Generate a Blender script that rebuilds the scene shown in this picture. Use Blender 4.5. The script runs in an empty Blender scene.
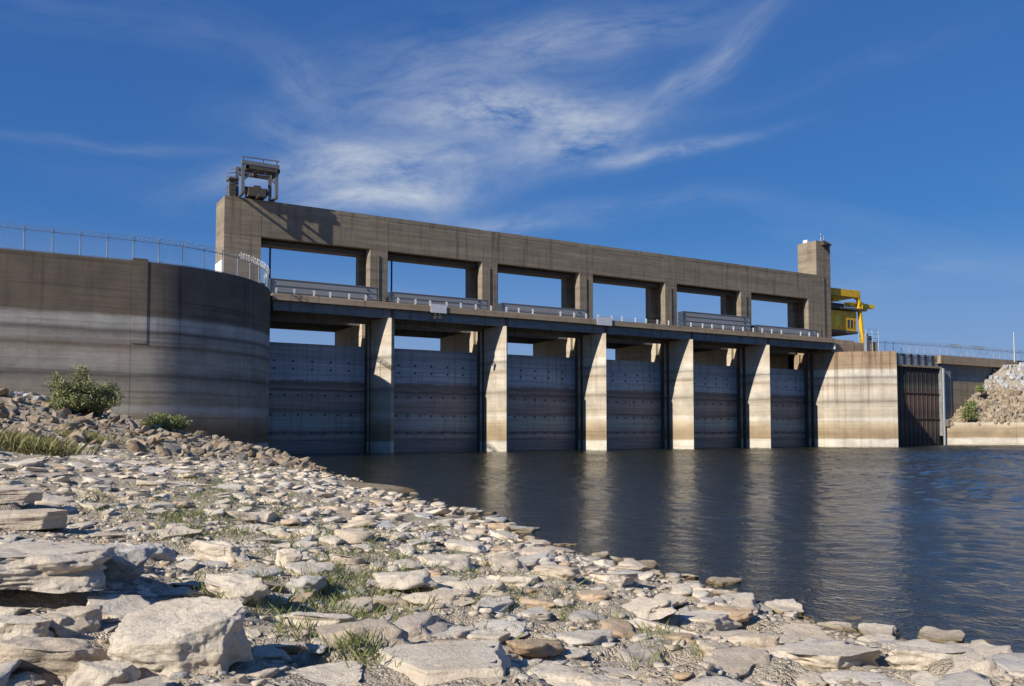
import bpy, bmesh, math, random
import numpy as np
from mathutils import Vector, Matrix, noise as mnoise
random.seed(7)
RNG = np.random.default_rng(11)
scene = bpy.context.scene
COL = scene.collection
rad = math.radians

# ---------------------------------------------------------------- camera
CAM = (-46.5506, -110.187, 2.978); YAW = 0.534937; PITCH = 0.048808
LENS_PX = 870.0; SHIFT = 0.04488
cd = bpy.data.cameras.new('camera'); cam = bpy.data.objects.new('camera', cd); COL.objects.link(cam)
cam.location = CAM; cam.rotation_euler = (math.pi / 2 + PITCH, 0, -YAW)
cd.sensor_width = 36; cd.lens = LENS_PX * 36 / 1024; cd.shift_y = SHIFT
cd.clip_start = 0.1; cd.clip_end = 8000
scene.camera = cam

# ---------------------------------------------------------------- sun and sky
SUN_EL, SUN_A = rad(31.0), rad(13.0)          # elevation; angle in front of the dam face, sun to the left
to_sun = Vector((-math.cos(SUN_A) * math.cos(SUN_EL), -math.sin(SUN_A) * math.cos(SUN_EL), math.sin(SUN_EL)))
sd = bpy.data.lights.new('sun', 'SUN'); sun = bpy.data.objects.new('sun', sd); COL.objects.link(sun)
sd.energy = 5.0; sd.angle = rad(0.53); sd.color = (1.0, 0.93, 0.82)
sun.rotation_euler = (-to_sun).to_track_quat('-Z', 'Y').to_euler(); sun.location = (-200, -150, 120)
scene.view_settings.view_transform = 'Standard'; scene.view_settings.look = 'None'
scene.view_settings.exposure = 0.25; scene.view_settings.gamma = 1.0
scene.cycles.max_bounces = 6; scene.cycles.transparent_max_bounces = 12
scene.cycles.caustics_reflective = False; scene.cycles.caustics_refractive = False
scene.cycles.sample_clamp_indirect = 4.0


class NT:
    """small helper round a node tree"""
    def __init__(s, tree): s.t = tree; s.t.nodes.clear()
    def n(s, kind, **kw):
        nd = s.t.nodes.new('ShaderNode' + kind)
        for k, v in kw.items():
            if k.startswith('i_'):
                key = k[2:]
                key = int(key) if key.isdigit() else key.replace('_', ' ')
                s.put(nd.inputs[key], v)
            else: setattr(nd, k, v)
        return nd
    def put(s, sock, v):
        if isinstance(v, bpy.types.NodeSocket): s.t.links.new(v, sock)
        elif isinstance(v, bpy.types.Node): s.t.links.new(v.outputs[0], sock)
        else: sock.default_value = v
    def m(s, op, a, b=None, c=None, clamp=False):
        nd = s.t.nodes.new('ShaderNodeMath'); nd.operation = op; nd.use_clamp = clamp
        for i, v in enumerate((a, b, c)):
            if v is not None: s.put(nd.inputs[i], v)
        return nd.outputs[0]
    def vm(s, op, a, b=None, scale=None):
        nd = s.t.nodes.new('ShaderNodeVectorMath'); nd.operation = op
        s.put(nd.inputs[0], a)
        if b is not None: s.put(nd.inputs[1], b)
        if scale is not None: s.put(nd.inputs['Scale'], scale)
        return nd.outputs['Value'] if op in ('DOT_PRODUCT', 'LENGTH') else nd.outputs[0]
    def mix(s, fac, a, b, blend='MIX'):
        nd = s.t.nodes.new('ShaderNodeMix'); nd.data_type = 'RGBA'; nd.blend_type = blend
        s.put(nd.inputs[0], fac)
        for i, v in ((6, a), (7, b)):
            if isinstance(v, tuple) and len(v) == 3: v = (*v, 1)
            s.put(nd.inputs[i], v)
        return nd.outputs[2]
    def ramp(s, fac, stops, interp='LINEAR'):
        nd = s.t.nodes.new('ShaderNodeValToRGB'); cr = nd.color_ramp; cr.interpolation = interp
        stops = [(p, (c,) * 3 if isinstance(c, (int, float)) else c) for p, c in stops]
        cr.elements[0].position = stops[0][0]; cr.elements[0].color = (*stops[0][1], 1)
        cr.elements[1].position = stops[-1][0]; cr.elements[1].color = (*stops[-1][1], 1)
        for p, c in stops[1:-1]:
            e = cr.elements.new(p); e.color = (*c, 1)
        s.put(nd.inputs[0], fac); return nd.outputs[0]
    def noise(s, vec, scale, detail=4, rough=0.55, dist=0.0, dims='3D'):
        nd = s.t.nodes.new('ShaderNodeTexNoise'); nd.noise_dimensions = dims
        s.put(nd.inputs['Vector'], vec); nd.inputs['Scale'].default_value = scale
        nd.inputs['Detail'].default_value = detail; nd.inputs['Roughness'].default_value = rough
        nd.inputs['Distortion'].default_value = dist
        return nd.outputs['Fac']
    def scaled(s, vec, sc): return s.vm('MULTIPLY', vec, sc)
    def pos(s): return s.n('NewGeometry').outputs['Position']


# sky: physical daylight sky with cirrus streaks mixed in, all in world directions
world = bpy.data.worlds.new('World'); scene.world = world; world.use_nodes = True
w = NT(world.node_tree)
sky = w.n('TexSky', sky_type='NISHITA', sun_disc=False, sun_elevation=SUN_EL,
          sun_rotation=math.atan2(to_sun.x, to_sun.y), altitude=1200, air_density=0.8, dust_density=0.15, ozone_density=4.5)
dirv = w.n('TexCoord').outputs['Generated']
R0 = (math.cos(YAW), -math.sin(YAW), 0); F0 = (math.sin(YAW), math.cos(YAW), 0)
df = w.m('MAXIMUM', w.vm('DOT_PRODUCT', dirv, F0), 0.08)
ca = w.m('DIVIDE', w.vm('DOT_PRODUCT', dirv, R0), df)
sepd = w.n('SeparateXYZ', i_0=dirv)
cb = w.m('DIVIDE', sepd.outputs[2], df)
cv = w.n('CombineXYZ', i_0=ca, i_1=cb, i_2=0.0).outputs[0]
warp = w.n('TexNoise', noise_dimensions='3D', i_Vector=cv, i_Scale=3.2, i_Detail=2.0).outputs['Color']
wv = w.vm('MULTIPLY', w.vm('SUBTRACT', warp, (0.5, 0.5, 0.5)), (0.15, 0.09, 0))
cw = w.vm('ADD', cv, wv)
def wisp(px, py, length, width, ang, stretch=5.0, seed=0.0, lo=0.33, hi=0.70):
    """a feathery streak: a soft long patch times fibres drawn out along it"""
    c = ((px - 512) / 870, (431 - py) / 870, 0)
    v = w.vm('SUBTRACT', cw, c)
    rot = w.n('VectorRotate', rotation_type='Z_AXIS', i_Vector=v, i_Angle=-rad(ang)).outputs[0]
    g = w.vm('MULTIPLY', rot, (870 / length, 870 / width, 0))
    r2 = w.vm('DOT_PRODUCT', g, g)
    mask = w.m('EXPONENT', w.m('MULTIPLY', r2, -1.0))
    fv = w.vm('ADD', w.vm('MULTIPLY', rot, (9.0, 9.0 * stretch, 0)), (seed, seed * 1.7, 0))
    fib = w.noise(fv, 1.0, 10, 0.66, 0.15)
    fibr = w.n('MapRange', i_0=fib, i_1=lo, i_2=hi, i_3=0.0, i_4=1.0).outputs[0]
    return w.m('MULTIPLY', mask, fibr)
WISPS = [  # x, y, half length, half width, tilt, stretch, seed, strength
    (505, 112, 112, 30, 2, 2.2, 1.0, 1.05), (585, 142, 66, 24, 14, 2.4, 2.3, 1.0), (395, 182, 92, 30, 6, 2.6, 3.1, .9), (330, 150, 90, 20, -14, 3.0, 21.3, .35),
    (672, 153, 72, 7, 13, 3.0, 4.2, 0.8), (700, 62, 75, 15, 48, 3.5, 5.5, 0.42), (575, 26, 130, 22, 10, 3.5, 6.1, 0.42),
    (290, 78, 80, 24, -35, 3.0, 7.7, 0.15), (300, 172, 95, 18, 8, 2.6, 8.2, 0.5), (490, 222, 100, 11, 2, 3.5, 9.4, 0.40),
    (90, 140, 150, 6, -6, 5.0, 10.3, 0.14), (930, 275, 150, 18, 5, 5.0, 11.9, 0.12), (450, 70, 170, 60, 12, 3.0, 12.6, 0.26),
    (360, 205, 70, 12, 6, 3.0, 13.3, .5), (120, 20, 170, 26, -12, 4.0, 14.8, .08), (860, 60, 160, 14, 20, 5.0, 15.1, .05), (640, 205, 110, 10, 6, 4.0, 16.4, .14)]
tot = None
for (x, y, l, wd, an, st, se, k) in WISPS:
    f = w.m('MULTIPLY', wisp(x, y, l, wd, an, st, se), k)
    tot = f if tot is None else w.m('ADD', tot, f)
# thin veil of cirrus over the whole sky, the same on every side
zz = w.m('ADD', w.m('MAXIMUM', sepd.outputs[2], 0.0), 0.12)
pl = w.n('CombineXYZ', i_0=w.m('DIVIDE', sepd.outputs[0], zz), i_1=w.m('DIVIDE', sepd.outputs[1], zz), i_2=0.0).outputs[0]
veil = w.n('MapRange', i_0=w.noise(w.vm('MULTIPLY', pl, (0.5, 1.6, 0)), 1.1, 8, 0.6, 0.8), i_1=0.55, i_2=0.95, i_3=0.0, i_4=0.14).outputs[0]
tot = w.m('MINIMUM', w.m('ADD', tot, veil), 0.9)
sepc = w.n('SeparateColor', i_Color=w.mix(1.0, sky.outputs[0], (0.70, 0.92, 1.12), 'MULTIPLY'))
skyc = w.n('CombineColor', i_Red=w.m('MULTIPLY', w.m('POWER', w.m('MULTIPLY', sepc.outputs[0], .088), .54), 1.80),
           i_Green=w.m('MULTIPLY', w.m('POWER', w.m('MULTIPLY', sepc.outputs[1], .088), .58), 4.10),
           i_Blue=w.m('MULTIPLY', w.m('POWER', w.m('MULTIPLY', sepc.outputs[2], .088), .43), 5.8)).outputs[0]
elev = w.m('ARCSINE', sepd.outputs[2])
low = w.n('MapRange', interpolation_type='SMOOTHSTEP', i_0=elev, i_1=rad(2), i_2=rad(14), i_3=.8, i_4=0.0).outputs[0]
skyc = w.mix(low, skyc, (2.2, 3.05, 4.9))                       # pale air low down all round
skymix = w.mix(tot, skyc, (5.0, 5.4, 6.0))
bg = w.n('Background', i_Color=skymix, i_Strength=0.1)
w.n('OutputWorld', i_Surface=bg.outputs[0])


# ---------------------------------------------------------------- mesh helpers
class MB:
    def __init__(s): s.v = []; s.f = []
    def add(s, vs, fs):
        b = len(s.v); s.v += [tuple(p) for p in vs]; s.f += [tuple(i + b for i in f) for f in fs]; return s
    def box(s, x0, x1, y0, y1, z0, z1):
        return s.add([(x0, y0, z0), (x1, y0, z0), (x1, y1, z0), (x0, y1, z0), (x0, y0, z1), (x1, y0, z1), (x1, y1, z1), (x0, y1, z1)],
                     [(3, 2, 1, 0), (4, 5, 6, 7), (0, 1, 5, 4), (1, 2, 6, 5), (2, 3, 7, 6), (3, 0, 4, 7)])
    def prism(s, poly, z0, z1):
        n = len(poly)
        vs = [(x, y, z0) for x, y in poly] + [(x, y, z1) for x, y in poly]
        fs = [tuple(range(n - 1, -1, -1)), tuple(range(n, 2 * n))] + [(i, (i + 1) % n, n + (i + 1) % n, n + i) for i in range(n)]
        return s.add(vs, fs)
    def bar(s, a, b, wd, hg=None):
        """square bar from a to b"""
        hg = hg or wd; a, b = Vector(a), Vector(b); d = (b - a).normalized()
        up = Vector((0, 0, 1)) if abs(d.z) < 0.9 else Vector((0, 1, 0))
        r = d.cross(up).normalized() * wd / 2; u = r.cross(d).normalized() * hg / 2
        vs = [p + sx * r + sy * u for p in (a, b) for sx, sy in ((-1, -1), (1, -1), (1, 1), (-1, 1))]
        return s.add(vs, [(3, 2, 1, 0), (4, 5, 6, 7), (0, 1, 5, 4), (1, 2, 6, 5), (2, 3, 7, 6), (3, 0, 4, 7)])
    def tube(s, pts, r, n=6):
        pts = [Vector(p) for p in pts]; vs = []; fs = []
        rr = r if isinstance(r, (list, tuple)) else [r] * len(pts)
        for i, p in enumerate(pts):
            d = (pts[min(i + 1, len(pts) - 1)] - pts[max(i - 1, 0)]).normalized()
            up = Vector((0, 0, 1)) if abs(d.z) < 0.9 else Vector((0, 1, 0))
            a = d.cross(up).normalized(); b = a.cross(d)
            for k in range(n):
                t = 2 * math.pi * k / n
                vs.append(p + (a * math.cos(t) + b * math.sin(t)) * rr[i])
        for i in range(len(pts) - 1):
            for k in range(n):
                fs.append((i * n + k, i * n + (k + 1) % n, (i + 1) * n + (k + 1) % n, (i + 1) * n + k))
        fs += [tuple(range(n - 1, -1, -1)), tuple((len(pts) - 1) * n + k for k in range(n))]
        return s.add(vs, fs)
    def mesh(s, name):
        me = bpy.data.meshes.new(name); me.from_pydata(s.v, [], s.f); me.update(); return me
    def build(s, name, mat, parent=None, smooth=False):
        me = s.mesh(name); bm = bmesh.new(); bm.from_mesh(me)
        bmesh.ops.recalc_face_normals(bm, faces=bm.faces); bm.to_mesh(me); bm.free()
        if smooth: me.polygons.foreach_set('use_smooth', [True] * len(me.polygons))
        return link(name, me, mat, parent)

def link(name, me, mat=None, parent=None):
    o = bpy.data.objects.new(name, me); COL.objects.link(o)
    if mat is not None and len(me.materials) == 0: me.materials.append(mat)
    if parent is not None: o.parent = parent
    return o
def tag(o, label=None, cat=None, group=None, kind=None):
    for k, v in (('label', label), ('category', cat), ('group', group), ('kind', kind)):
        if v: o[k] = v
    return o
def empty(name, loc=(0, 0, 0)):
    """a thing's root; parts are given in world coordinates and re-based in place()"""
    o = bpy.data.objects.new(name, None); o.empty_display_size = 0.3; COL.objects.link(o); o['base'] = loc; return o
def rebase():
    """move every thing's origin to its base: roots were left at the world origin while their parts were built"""
    for o in list(COL.objects):
        if o.type == 'EMPTY' and 'base' in o.keys():
            b = Vector(o['base']); del o['base']
            o.location = o.location + b
            for c in o.children: c.location = c.location - b
def copy_tree(o, off, parent=None):
    c = o.copy(); COL.objects.link(c); c.parent = parent
    if parent is None: c.location = Vector(o.location) + Vector(off)
    for ch in o.children: copy_tree(ch, (0, 0, 0), c)
    return c


# ---------------------------------------------------------------- materials
def material(name):
    m = bpy.data.materials.new(name); m.use_nodes = True; t = NT(m.node_tree)
    b = t.n('BsdfPrincipled'); t.n('OutputMaterial', i_Surface=b.outputs[0]); return m, t, b
def bump(t, b, h, strength=0.4, dist=0.03):
    t.put(b.inputs['Normal'], t.n('Bump', i_Strength=strength, i_Distance=dist, i_Height=h).outputs[0])
def simple(name, col, rough=0.6, metal=0.0, var=0.25, scale=3.0, bumpd=0.0, dirt=None):
    m, t, b = material(name); p = t.pos()
    n = t.noise(p, scale, 6, 0.6)
    c = t.mix(n, tuple(c * (1 - var) for c in col), tuple(min(1, c * (1 + var)) for c in col))
    if dirt:
        d = t.ramp(t.noise(t.scaled(p, (1, 1, .25)), scale * 0.6, 5, 0.6), [(0.5, 0.0), (0.72, 0.7)])
        c = t.mix(d, c, dirt)
    t.put(b.inputs['Base Color'], c); b.inputs['Roughness'].default_value = rough; b.inputs['Metallic'].default_value = metal
    if bumpd: bump(t, b, t.noise(p, scale * 6, 4), 0.5, bumpd)
    return m

WHITE = (.62, .58, .51); BROWN = (.27, .225, .17)
BANDS = [(-3, (.20, .19, .13)), (-.1, (.30, .28, .2)), (0.05, (.58, .54, .46)), (1.45, (.63, .6, .53)), (1.7, (.36, .28, .18)), (2.6, (.33, .26, .17)),
         (3.6, (.42, .34, .23)), (4.5, (.52, .45, .34)), (5.3, WHITE), (5.9, (.47, .42, .33)), (7.6, (.52, .47, .39)), (8.3, (.44, .40, .33)), (8.7, (.30, .27, .22)),
         (9.2, (.50, .46, .39)), (10.4, (.58, .53, .45)), (11.3, (.52, .46, .38)), (11.7, (.37, .31, .24)), (12.2, (.52, .48, .41)), (12.8, (.50, .46, .4)), (13.15, (.30, .275, .235)),
         (13.6, (.56, .53, .47)), (14.5, WHITE)]
def banded(name, top, k=1.0, gain=1.25, drips=(.54, .70, .6)):
    """concrete bleached and stained in level bands by old water lines (world height), board-marked, drip-stained"""
    m, t, b = material(name); p = t.pos(); z = t.n('SeparateXYZ', i_0=p).outputs[2]
    wob = t.noise(t.scaled(p, (.22, .22, 1.0)), 1.0, 5, 0.6)
    zz = t.m('ADD', z, t.m('MULTIPLY', t.m('SUBTRACT', wob, .5), .5))
    fac = t.m('DIVIDE', t.m('ADD', zz, 3.0), 24.0)
    mean = (.47, .42, .34)
    stops = [((h + 3) / 24, tuple(mm * (v / mm) ** gain for v, mm in zip(c, mean))) for h, c in BANDS] + [((14.95 + 3) / 24, top[0]), ((19.2 + 3) / 24, top[1]), (1.0, top[1])]
    c = t.ramp(fac, stops)
    fine = t.noise(t.scaled(p, (1, 1, 6)), 1.3, 7, 0.65)
    c = t.mix(t.m('MULTIPLY', fine, 0.55), c, (.20, .18, .16), 'MIX')
    c = t.mix(1.0, c, (1.20 * k, 1.155 * k, 1.09 * k), 'MULTIPLY')
    lines = t.noise(t.scaled(p, (.05, .05, 3.2)), 1.0, 4, 0.6)          # thin level tide lines
    c = t.mix(t.ramp(lines, [(.32, .75), (.46, 0.0)]), c, t.mix(1.0, c, (.66, .62, .57), 'MULTIPLY'))
    drip = t.noise(t.scaled(p, (1.5, 1.5, .05)), 1.0, 6, 0.7)
    hi = t.n('MapRange', i_0=z, i_1=6.0, i_2=17.0, i_3=0.35, i_4=1.0).outputs[0]
    c = t.mix(t.m('MULTIPLY', t.ramp(drip, [(drips[0], 0.0), (drips[1], drips[2])]), hi), c, t.mix(1.0, c, (.45, .40, .36), 'MULTIPLY'))
    blot = t.ramp(t.noise(p, .35, 5, .6), [(.35, .82), (.65, 1.12)])
    c = t.mix(1.0, c, blot, 'MULTIPLY')
    t.put(b.inputs['Base Color'], c); b.inputs['Roughness'].default_value = .88; b.inputs['Specular IOR Level'].default_value = .2
    brd = t.n('TexWave', wave_type='BANDS', bands_direction='Z', i_Vector=p, i_Scale=.55, i_Distortion=.6, i_Detail=2.0).outputs['Fac']
    h = t.m('ADD', t.m('MULTIPLY', brd, .25), t.noise(p, 5.0, 8, .65))
    bump(t, b, h, .45, .035)
    return m
M = {}
M['pier'] = banded('bleached_pier_concrete', ((.56, .50, .41), (.50, .44, .35)))
M['wing'] = banded('stained_wing_concrete', ((.235, .192, .145), (.22, .18, .136)), .68, 1.7)
M['abut'] = banded('stained_abutment_concrete', ((.36, .265, .175), (.32, .22, .135)), 1.0, 1.25, (.50, .62, .85))
def plainconc(name, c0, c1, stain):
    m, t, b = material(name); p = t.pos()
    n = t.noise(t.scaled(p, (.5, .5, 2.2)), .9, 8, .65)
    c = t.mix(t.ramp(n, [(.3, 0.0), (.7, 1.0)]), c0, c1)
    lift = t.noise(t.scaled(p, (.04, .04, 1.1)), 1.0, 3, .5)              # concrete lifts of differing tone
    c = t.mix(1.0, c, t.ramp(lift, [(.35, .86), (.65, 1.12)]), 'MULTIPLY')
    drip = t.noise(t.scaled(p, (1.3, 1.3, .07)), 1.0, 6, .7)
    c = t.mix(t.ramp(drip, [(.52, 0.0), (.7, .8)]), c, stain)
    t.put(b.inputs['Base Color'], c); b.inputs['Roughness'].default_value = .9; b.inputs['Specular IOR Level'].default_value = .2
    brd = t.n('TexWave', wave_type='BANDS', bands_direction='Z', i_Vector=p, i_Scale=.5, i_Distortion=.8, i_Detail=2.0).outputs['Fac']
    bump(t, b, t.m('ADD', t.m('MULTIPLY', brd, .3), t.noise(p, 4.0, 8, .65)), .5, .04)
    return m
M['frame'] = plainconc('tan_frame_concrete', (.215, .175, .128), (.298, .248, .186), (.105, .085, .066))
M['deck'] = plainconc('rusty_deck_concrete', (.33, .245, .165), (.42, .33, .23), (.19, .125, .08))
M['girder'] = plainconc('grey_girder_concrete', (.20, .20, .20), (.29, .29, .285), (.11, .105, .10))
M['steel'] = simple('galvanised_steel', (.38, .41, .44), .45, .6, .25, 2.0)
M['hoist'] = simple('weathered_grey_hoist_steel', (.20, .21, .22), .6, .3, .3, 2.0)
M['darksteel'] = simple('dark_blue_steel', (.05, .075, .11), .5, .3, .3, 2.0)
M['rust'] = simple('weathered_dark_steel', (.10, .085, .07), .7, .2, .4, 1.5)
M['stoplog'] = simple('grey_blue_bulkhead_steel', (.25, .27, .285), .55, .1, .15, .9, .01, dirt=(.27, .25, .22))
M['white'] = simple('white_paint', (.78, .78, .76), .5, 0, .06, 3.0)
M['yellow'] = simple('yellow_crane_paint', (.78, .46, .01), .5, 0, .2, 2.0, dirt=(.20, .13, .02))
M['yellow2'] = simple('bright_yellow_paint', (.85, .62, .02), .45, 0, .1, 2.0)
M['glass'] = simple('dark_window_glass', (.03, .04, .05), .08, 0, .1, 2.0)
M['grey'] = simple('light_grey_louvre', (.40, .43, .46), .55, .2, .2, 2.0)
M['bark'] = simple('brown_bark', (.10, .075, .05), .9, 0, .3, 8.0)
def gate_mat():
    m, t, b = material('blue_grey_gate_steel'); p = t.pos(); z = t.n('SeparateXYZ', i_0=p).outputs[2]
    wob = t.noise(t.scaled(p, (.6, .6, 1.2)), 1.0, 5, .65)
    zz = t.m('ADD', z, t.m('MULTIPLY', t.m('SUBTRACT', wob, .5), .8))
    st = [(-1, (.05, .05, .045)), (.3, (.075, .075, .08)), (1.9, (.085, .08, .085)), (2.3, (.13, .13, .13)), (2.75, (.05, .05, .05)), (3.2, (.10, .105, .11)), (4.0, (.13, .155, .165)), (5.2, (.13, .145, .15)),
          (5.7, (.075, .07, .07)), (6.4, (.115, .105, .105)), (7.6, (.12, .118, .125)), (8.3, (.10, .095, .10)), (8.7, (.045, .04, .04)), (9.0, (.12, .11, .105)), (9.5, (.06, .055, .06)), (9.9, (.075, .07, .075)), (10.1, (.125, .16, .215)),
          (11.5, (.135, .175, .235)), (13.2, (.115, .15, .205)), (15.2, (.10, .125, .165))]
    st = [(h_, (c_[0] * 3.5, c_[1] * 3.0, c_[2] * 2.45)) for h_, c_ in st]
    c = t.ramp(t.m('DIVIDE', t.m('ADD', zz, 1), 17.0), [((h + 1) / 17, c) for h, c in st])
    lines = t.noise(t.scaled(p, (.08, .08, 3.5)), 1.0, 5, .65)
    c = t.mix(1.0, c, t.ramp(lines, [(.35, .72), (.62, 1.18)]), 'MULTIPLY')
    drip = t.noise(t.scaled(p, (1.8, 1.8, .09)), 1.0, 5, .7)
    c = t.mix(t.ramp(drip, [(.5, 0.0), (.7, .6)]), c, (.20, .165, .135))
    t.put(b.inputs['Base Color'], c); b.inputs['Roughness'].default_value = .62; b.inputs['Metallic'].default_value = .1
    bump(t, b, t.noise(p, 4.0, 5), .3, .02); return m
M['gate'] = gate_mat()
def rack_mat():
    m, t, b = material('rust_stained_rack_steel'); p = t.pos(); z = t.n('SeparateXYZ', i_0=p).outputs[2]
    st = [(-1, (.03, .025, .02)), (2.4, (.05, .04, .035)), (4.5, (.10, .07, .05)), (7, (.065, .045, .04)), (9.5, (.12, .075, .055)), (12, (.09, .06, .045)), (13.2, (.07, .068, .05)), (14.2, (.025, .024, .024)), (18, (.02, .02, .022))]
    st = [(h_, (c_[0] * 1.25, c_[1] * 1.25, c_[2] * 1.2)) for h_, c_ in st]
    zz = t.m('ADD', z, t.m('MULTIPLY', t.m('SUBTRACT', t.noise(t.scaled(p, (.6, .6, .5)), 1, 5), .5), 2.2))
    c = t.ramp(t.m('DIVIDE', t.m('ADD', zz, 1), 19.0), [((h + 1) / 19, c) for h, c in st])
    t.put(b.inputs['Base Color'], c); b.inputs['Roughness'].default_value = .8; return m
M['rack'] = rack_mat()
def limestone(name, pale, tan, dark, amt=1.0, fixed=None):
    """weathered limestone: each rock its own tone, blotches, fine pits and dust"""
    m, t, b = material(name); p = t.pos()
    tint = t.m('FRACT', t.m('ADD', t.n('ObjectInfo').outputs['Random'], t.n('Attribute', attribute_name='tint').outputs['Fac']))
    if fixed is not None: tint = t.n('Value').outputs[0]; tint.default_value = fixed
    mixc = lambda u, v, k: tuple(k * x + (1 - k) * y for x, y in zip(u, v))
    grey = tuple(sum(dark) / 3 * f for f in (1.22, 1.2, 1.16)); ochre = (dark[0] * 1.15, dark[1] * .98, dark[2] * .78)
    base = t.ramp(tint, [(0, pale), (.22, mixc(pale, tan, .6)), (.42, tan), (.55, mixc(tan, dark, .6)), (.66, pale), (.80, mixc(grey, pale, .6)), (.87, grey), (.92, ochre), (1, mixc(pale, tan, .7))])
    n1 = t.noise(p, 1.7, 8, .62); n2 = t.noise(p, 14.0, 8, .68); n3 = t.noise(t.scaled(p, (2.2, 2.2, 16)), 1.6, 5, .6)
    c = t.mix(t.ramp(n1, [(.45, 0.0), (.72, .6)]), base, dark)
    c = t.mix(t.ramp(n2, [(.30, .55), (.46, 0.0)]), c, tuple(x * .45 for x in dark))
    c = t.mix(t.ramp(n3, [(.55, 0.0), (.75, .35)]), c, pale)
    wet = t.n('MapRange', i_0=t.m('ADD', t.n('SeparateXYZ', i_0=p).outputs[2], t.m('MULTIPLY', t.noise(p, 2.5, 4), -.12)), i_1=-.03, i_2=.06, i_3=1.0, i_4=0.0).outputs[0]
    c = t.mix(wet, c, t.mix(1.0, c, (.40, .36, .27), 'MULTIPLY'))             # wet and algae-stained at the waterline
    t.put(b.inputs['Base Color'], c); b.inputs['Roughness'].default_value = .92; b.inputs['Specular IOR Level'].default_value = .15
    h = t.m('ADD', t.m('ADD', t.m('MULTIPLY', t.noise(p, 5.0, 10, .72), 1.0), t.m('MULTIPLY', n3, .35)), t.m('MULTIPLY', t.noise(p, 38.0, 6, .75), .28))
    bump(t, b, h, .95 * amt, .07); return m
LIME = ((.77, .68, .55), (.67, .565, .435), (.50, .405, .30))
M['lime'] = limestone('pale_limestone', *LIME)
M['lime_pale'] = limestone('cream_boulder_limestone', *LIME, 1.0, .12)
M['lime_grey'] = limestone('grey_boulder_limestone', *LIME, 1.0, .83)
M['lime_tan'] = limestone('tan_boulder_limestone', *LIME, 1.0, .46)
M['berm'] = limestone('tan_riprap_stone', (.43, .355, .265), (.33, .25, .165), (.19, .145, .10))
M['greyrock'] = limestone('grey_white_riprap_stone', (.52, .53, .54), (.42, .42, .42), (.28, .28, .28))
def ground_mat():
    """dusty ground of limestone grit: sand, gravel pieces each with its own tone"""
    m, t, b = material('dusty_limestone_ground'); p = t.pos()
    n1 = t.noise(p, .55, 8, .62); n2 = t.noise(p, 4.0, 8, .68); n3 = t.noise(p, 28.0, 6, .7)
    c = t.ramp(n1, [(.3, (.56, .465, .335)), (.5, (.68, .585, .45)), (.66, (.75, .66, .53))])
    v = t.n('TexVoronoi', i_Vector=t.vm('ADD', p, t.vm('MULTIPLY', t.n('TexNoise', i_Vector=p, i_Scale=9.0).outputs['Color'], (.07, .07, .07))), i_Scale=15.0)
    v2 = t.n('TexVoronoi', i_Vector=p, i_Scale=42.0)
    tone = t.n('SeparateColor', i_Color=v.outputs['Color']).outputs[0]; gr = t.ramp(n2, [(.40, 0.0), (.55, 1.0)])
    c = t.mix(t.m('MULTIPLY', gr, .75), c, t.ramp(tone, [(0, (.40, .33, .24)), (.4, (.60, .52, .41)), (.75, (.74, .67, .56)), (1, (.55, .43, .30))]))
    c = t.mix(t.m('MULTIPLY', t.ramp(v.outputs['Distance'], [(.035, 0.0), (.055, 1.0)]), t.m('MULTIPLY', gr, .55)), c, (.40, .325, .23))
    c = t.mix(t.ramp(n3, [(.34, .4), (.46, 0.0)]), c, (.36, .29, .2))
    wet = t.n('MapRange', i_0=t.m('ADD', t.n('SeparateXYZ', i_0=p).outputs[2], t.m('MULTIPLY', t.noise(p, 2.5, 4), -.12)), i_1=-.03, i_2=.06, i_3=1.0, i_4=0.0).outputs[0]
    c = t.mix(wet, c, t.mix(1.0, c, (.40, .36, .27), 'MULTIPLY'))             # wet and algae-stained at the waterline
    t.put(b.inputs['Base Color'], c); b.inputs['Roughness'].default_value = .95; b.inputs['Specular IOR Level'].default_value = .1
    h = t.m('ADD', t.m('MULTIPLY', v.outputs['Distance'], t.m('MULTIPLY', gr, -7.0)), t.m('ADD', t.noise(p, 7.0, 10, .72), t.m('MULTIPLY', v2.outputs['Distance'], -4.0)))
    bump(t, b, h, .7, .035); return m
M['ground'] = ground_mat()
def leafy(name, c0, c1):
    m, t, b = material(name); p = t.pos()
    c = t.mix(t.noise(p, 2.5, 5, .7), c0, c1)
    t.put(b.inputs['Base Color'], c); b.inputs['Roughness'].default_value = .65
    tr = t.n('BsdfTranslucent', i_Color=c); mx = t.n('MixShader', i_0=.25)
    t.put(mx.inputs[1], b.outputs[0]); t.put(mx.inputs[2], tr.outputs[0])
    out = [n for n in t.t.nodes if n.type == 'OUTPUT_MATERIAL'][0]; t.put(out.inputs[0], mx.outputs[0]); return m
M['leaf'] = leafy('grey_green_leaves', (.17, .19, .07), (.34, .35, .16))
M['leaf2'] = leafy('fresh_green_leaves', (.16, .20, .065), (.33, .36, .14))
M['grass'] = leafy('green_grass_blades', (.13, .16, .045), (.30, .31, .12))
M['drygrass'] = leafy('yellow_green_weeds', (.17, .165, .05), (.40, .36, .16))
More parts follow.
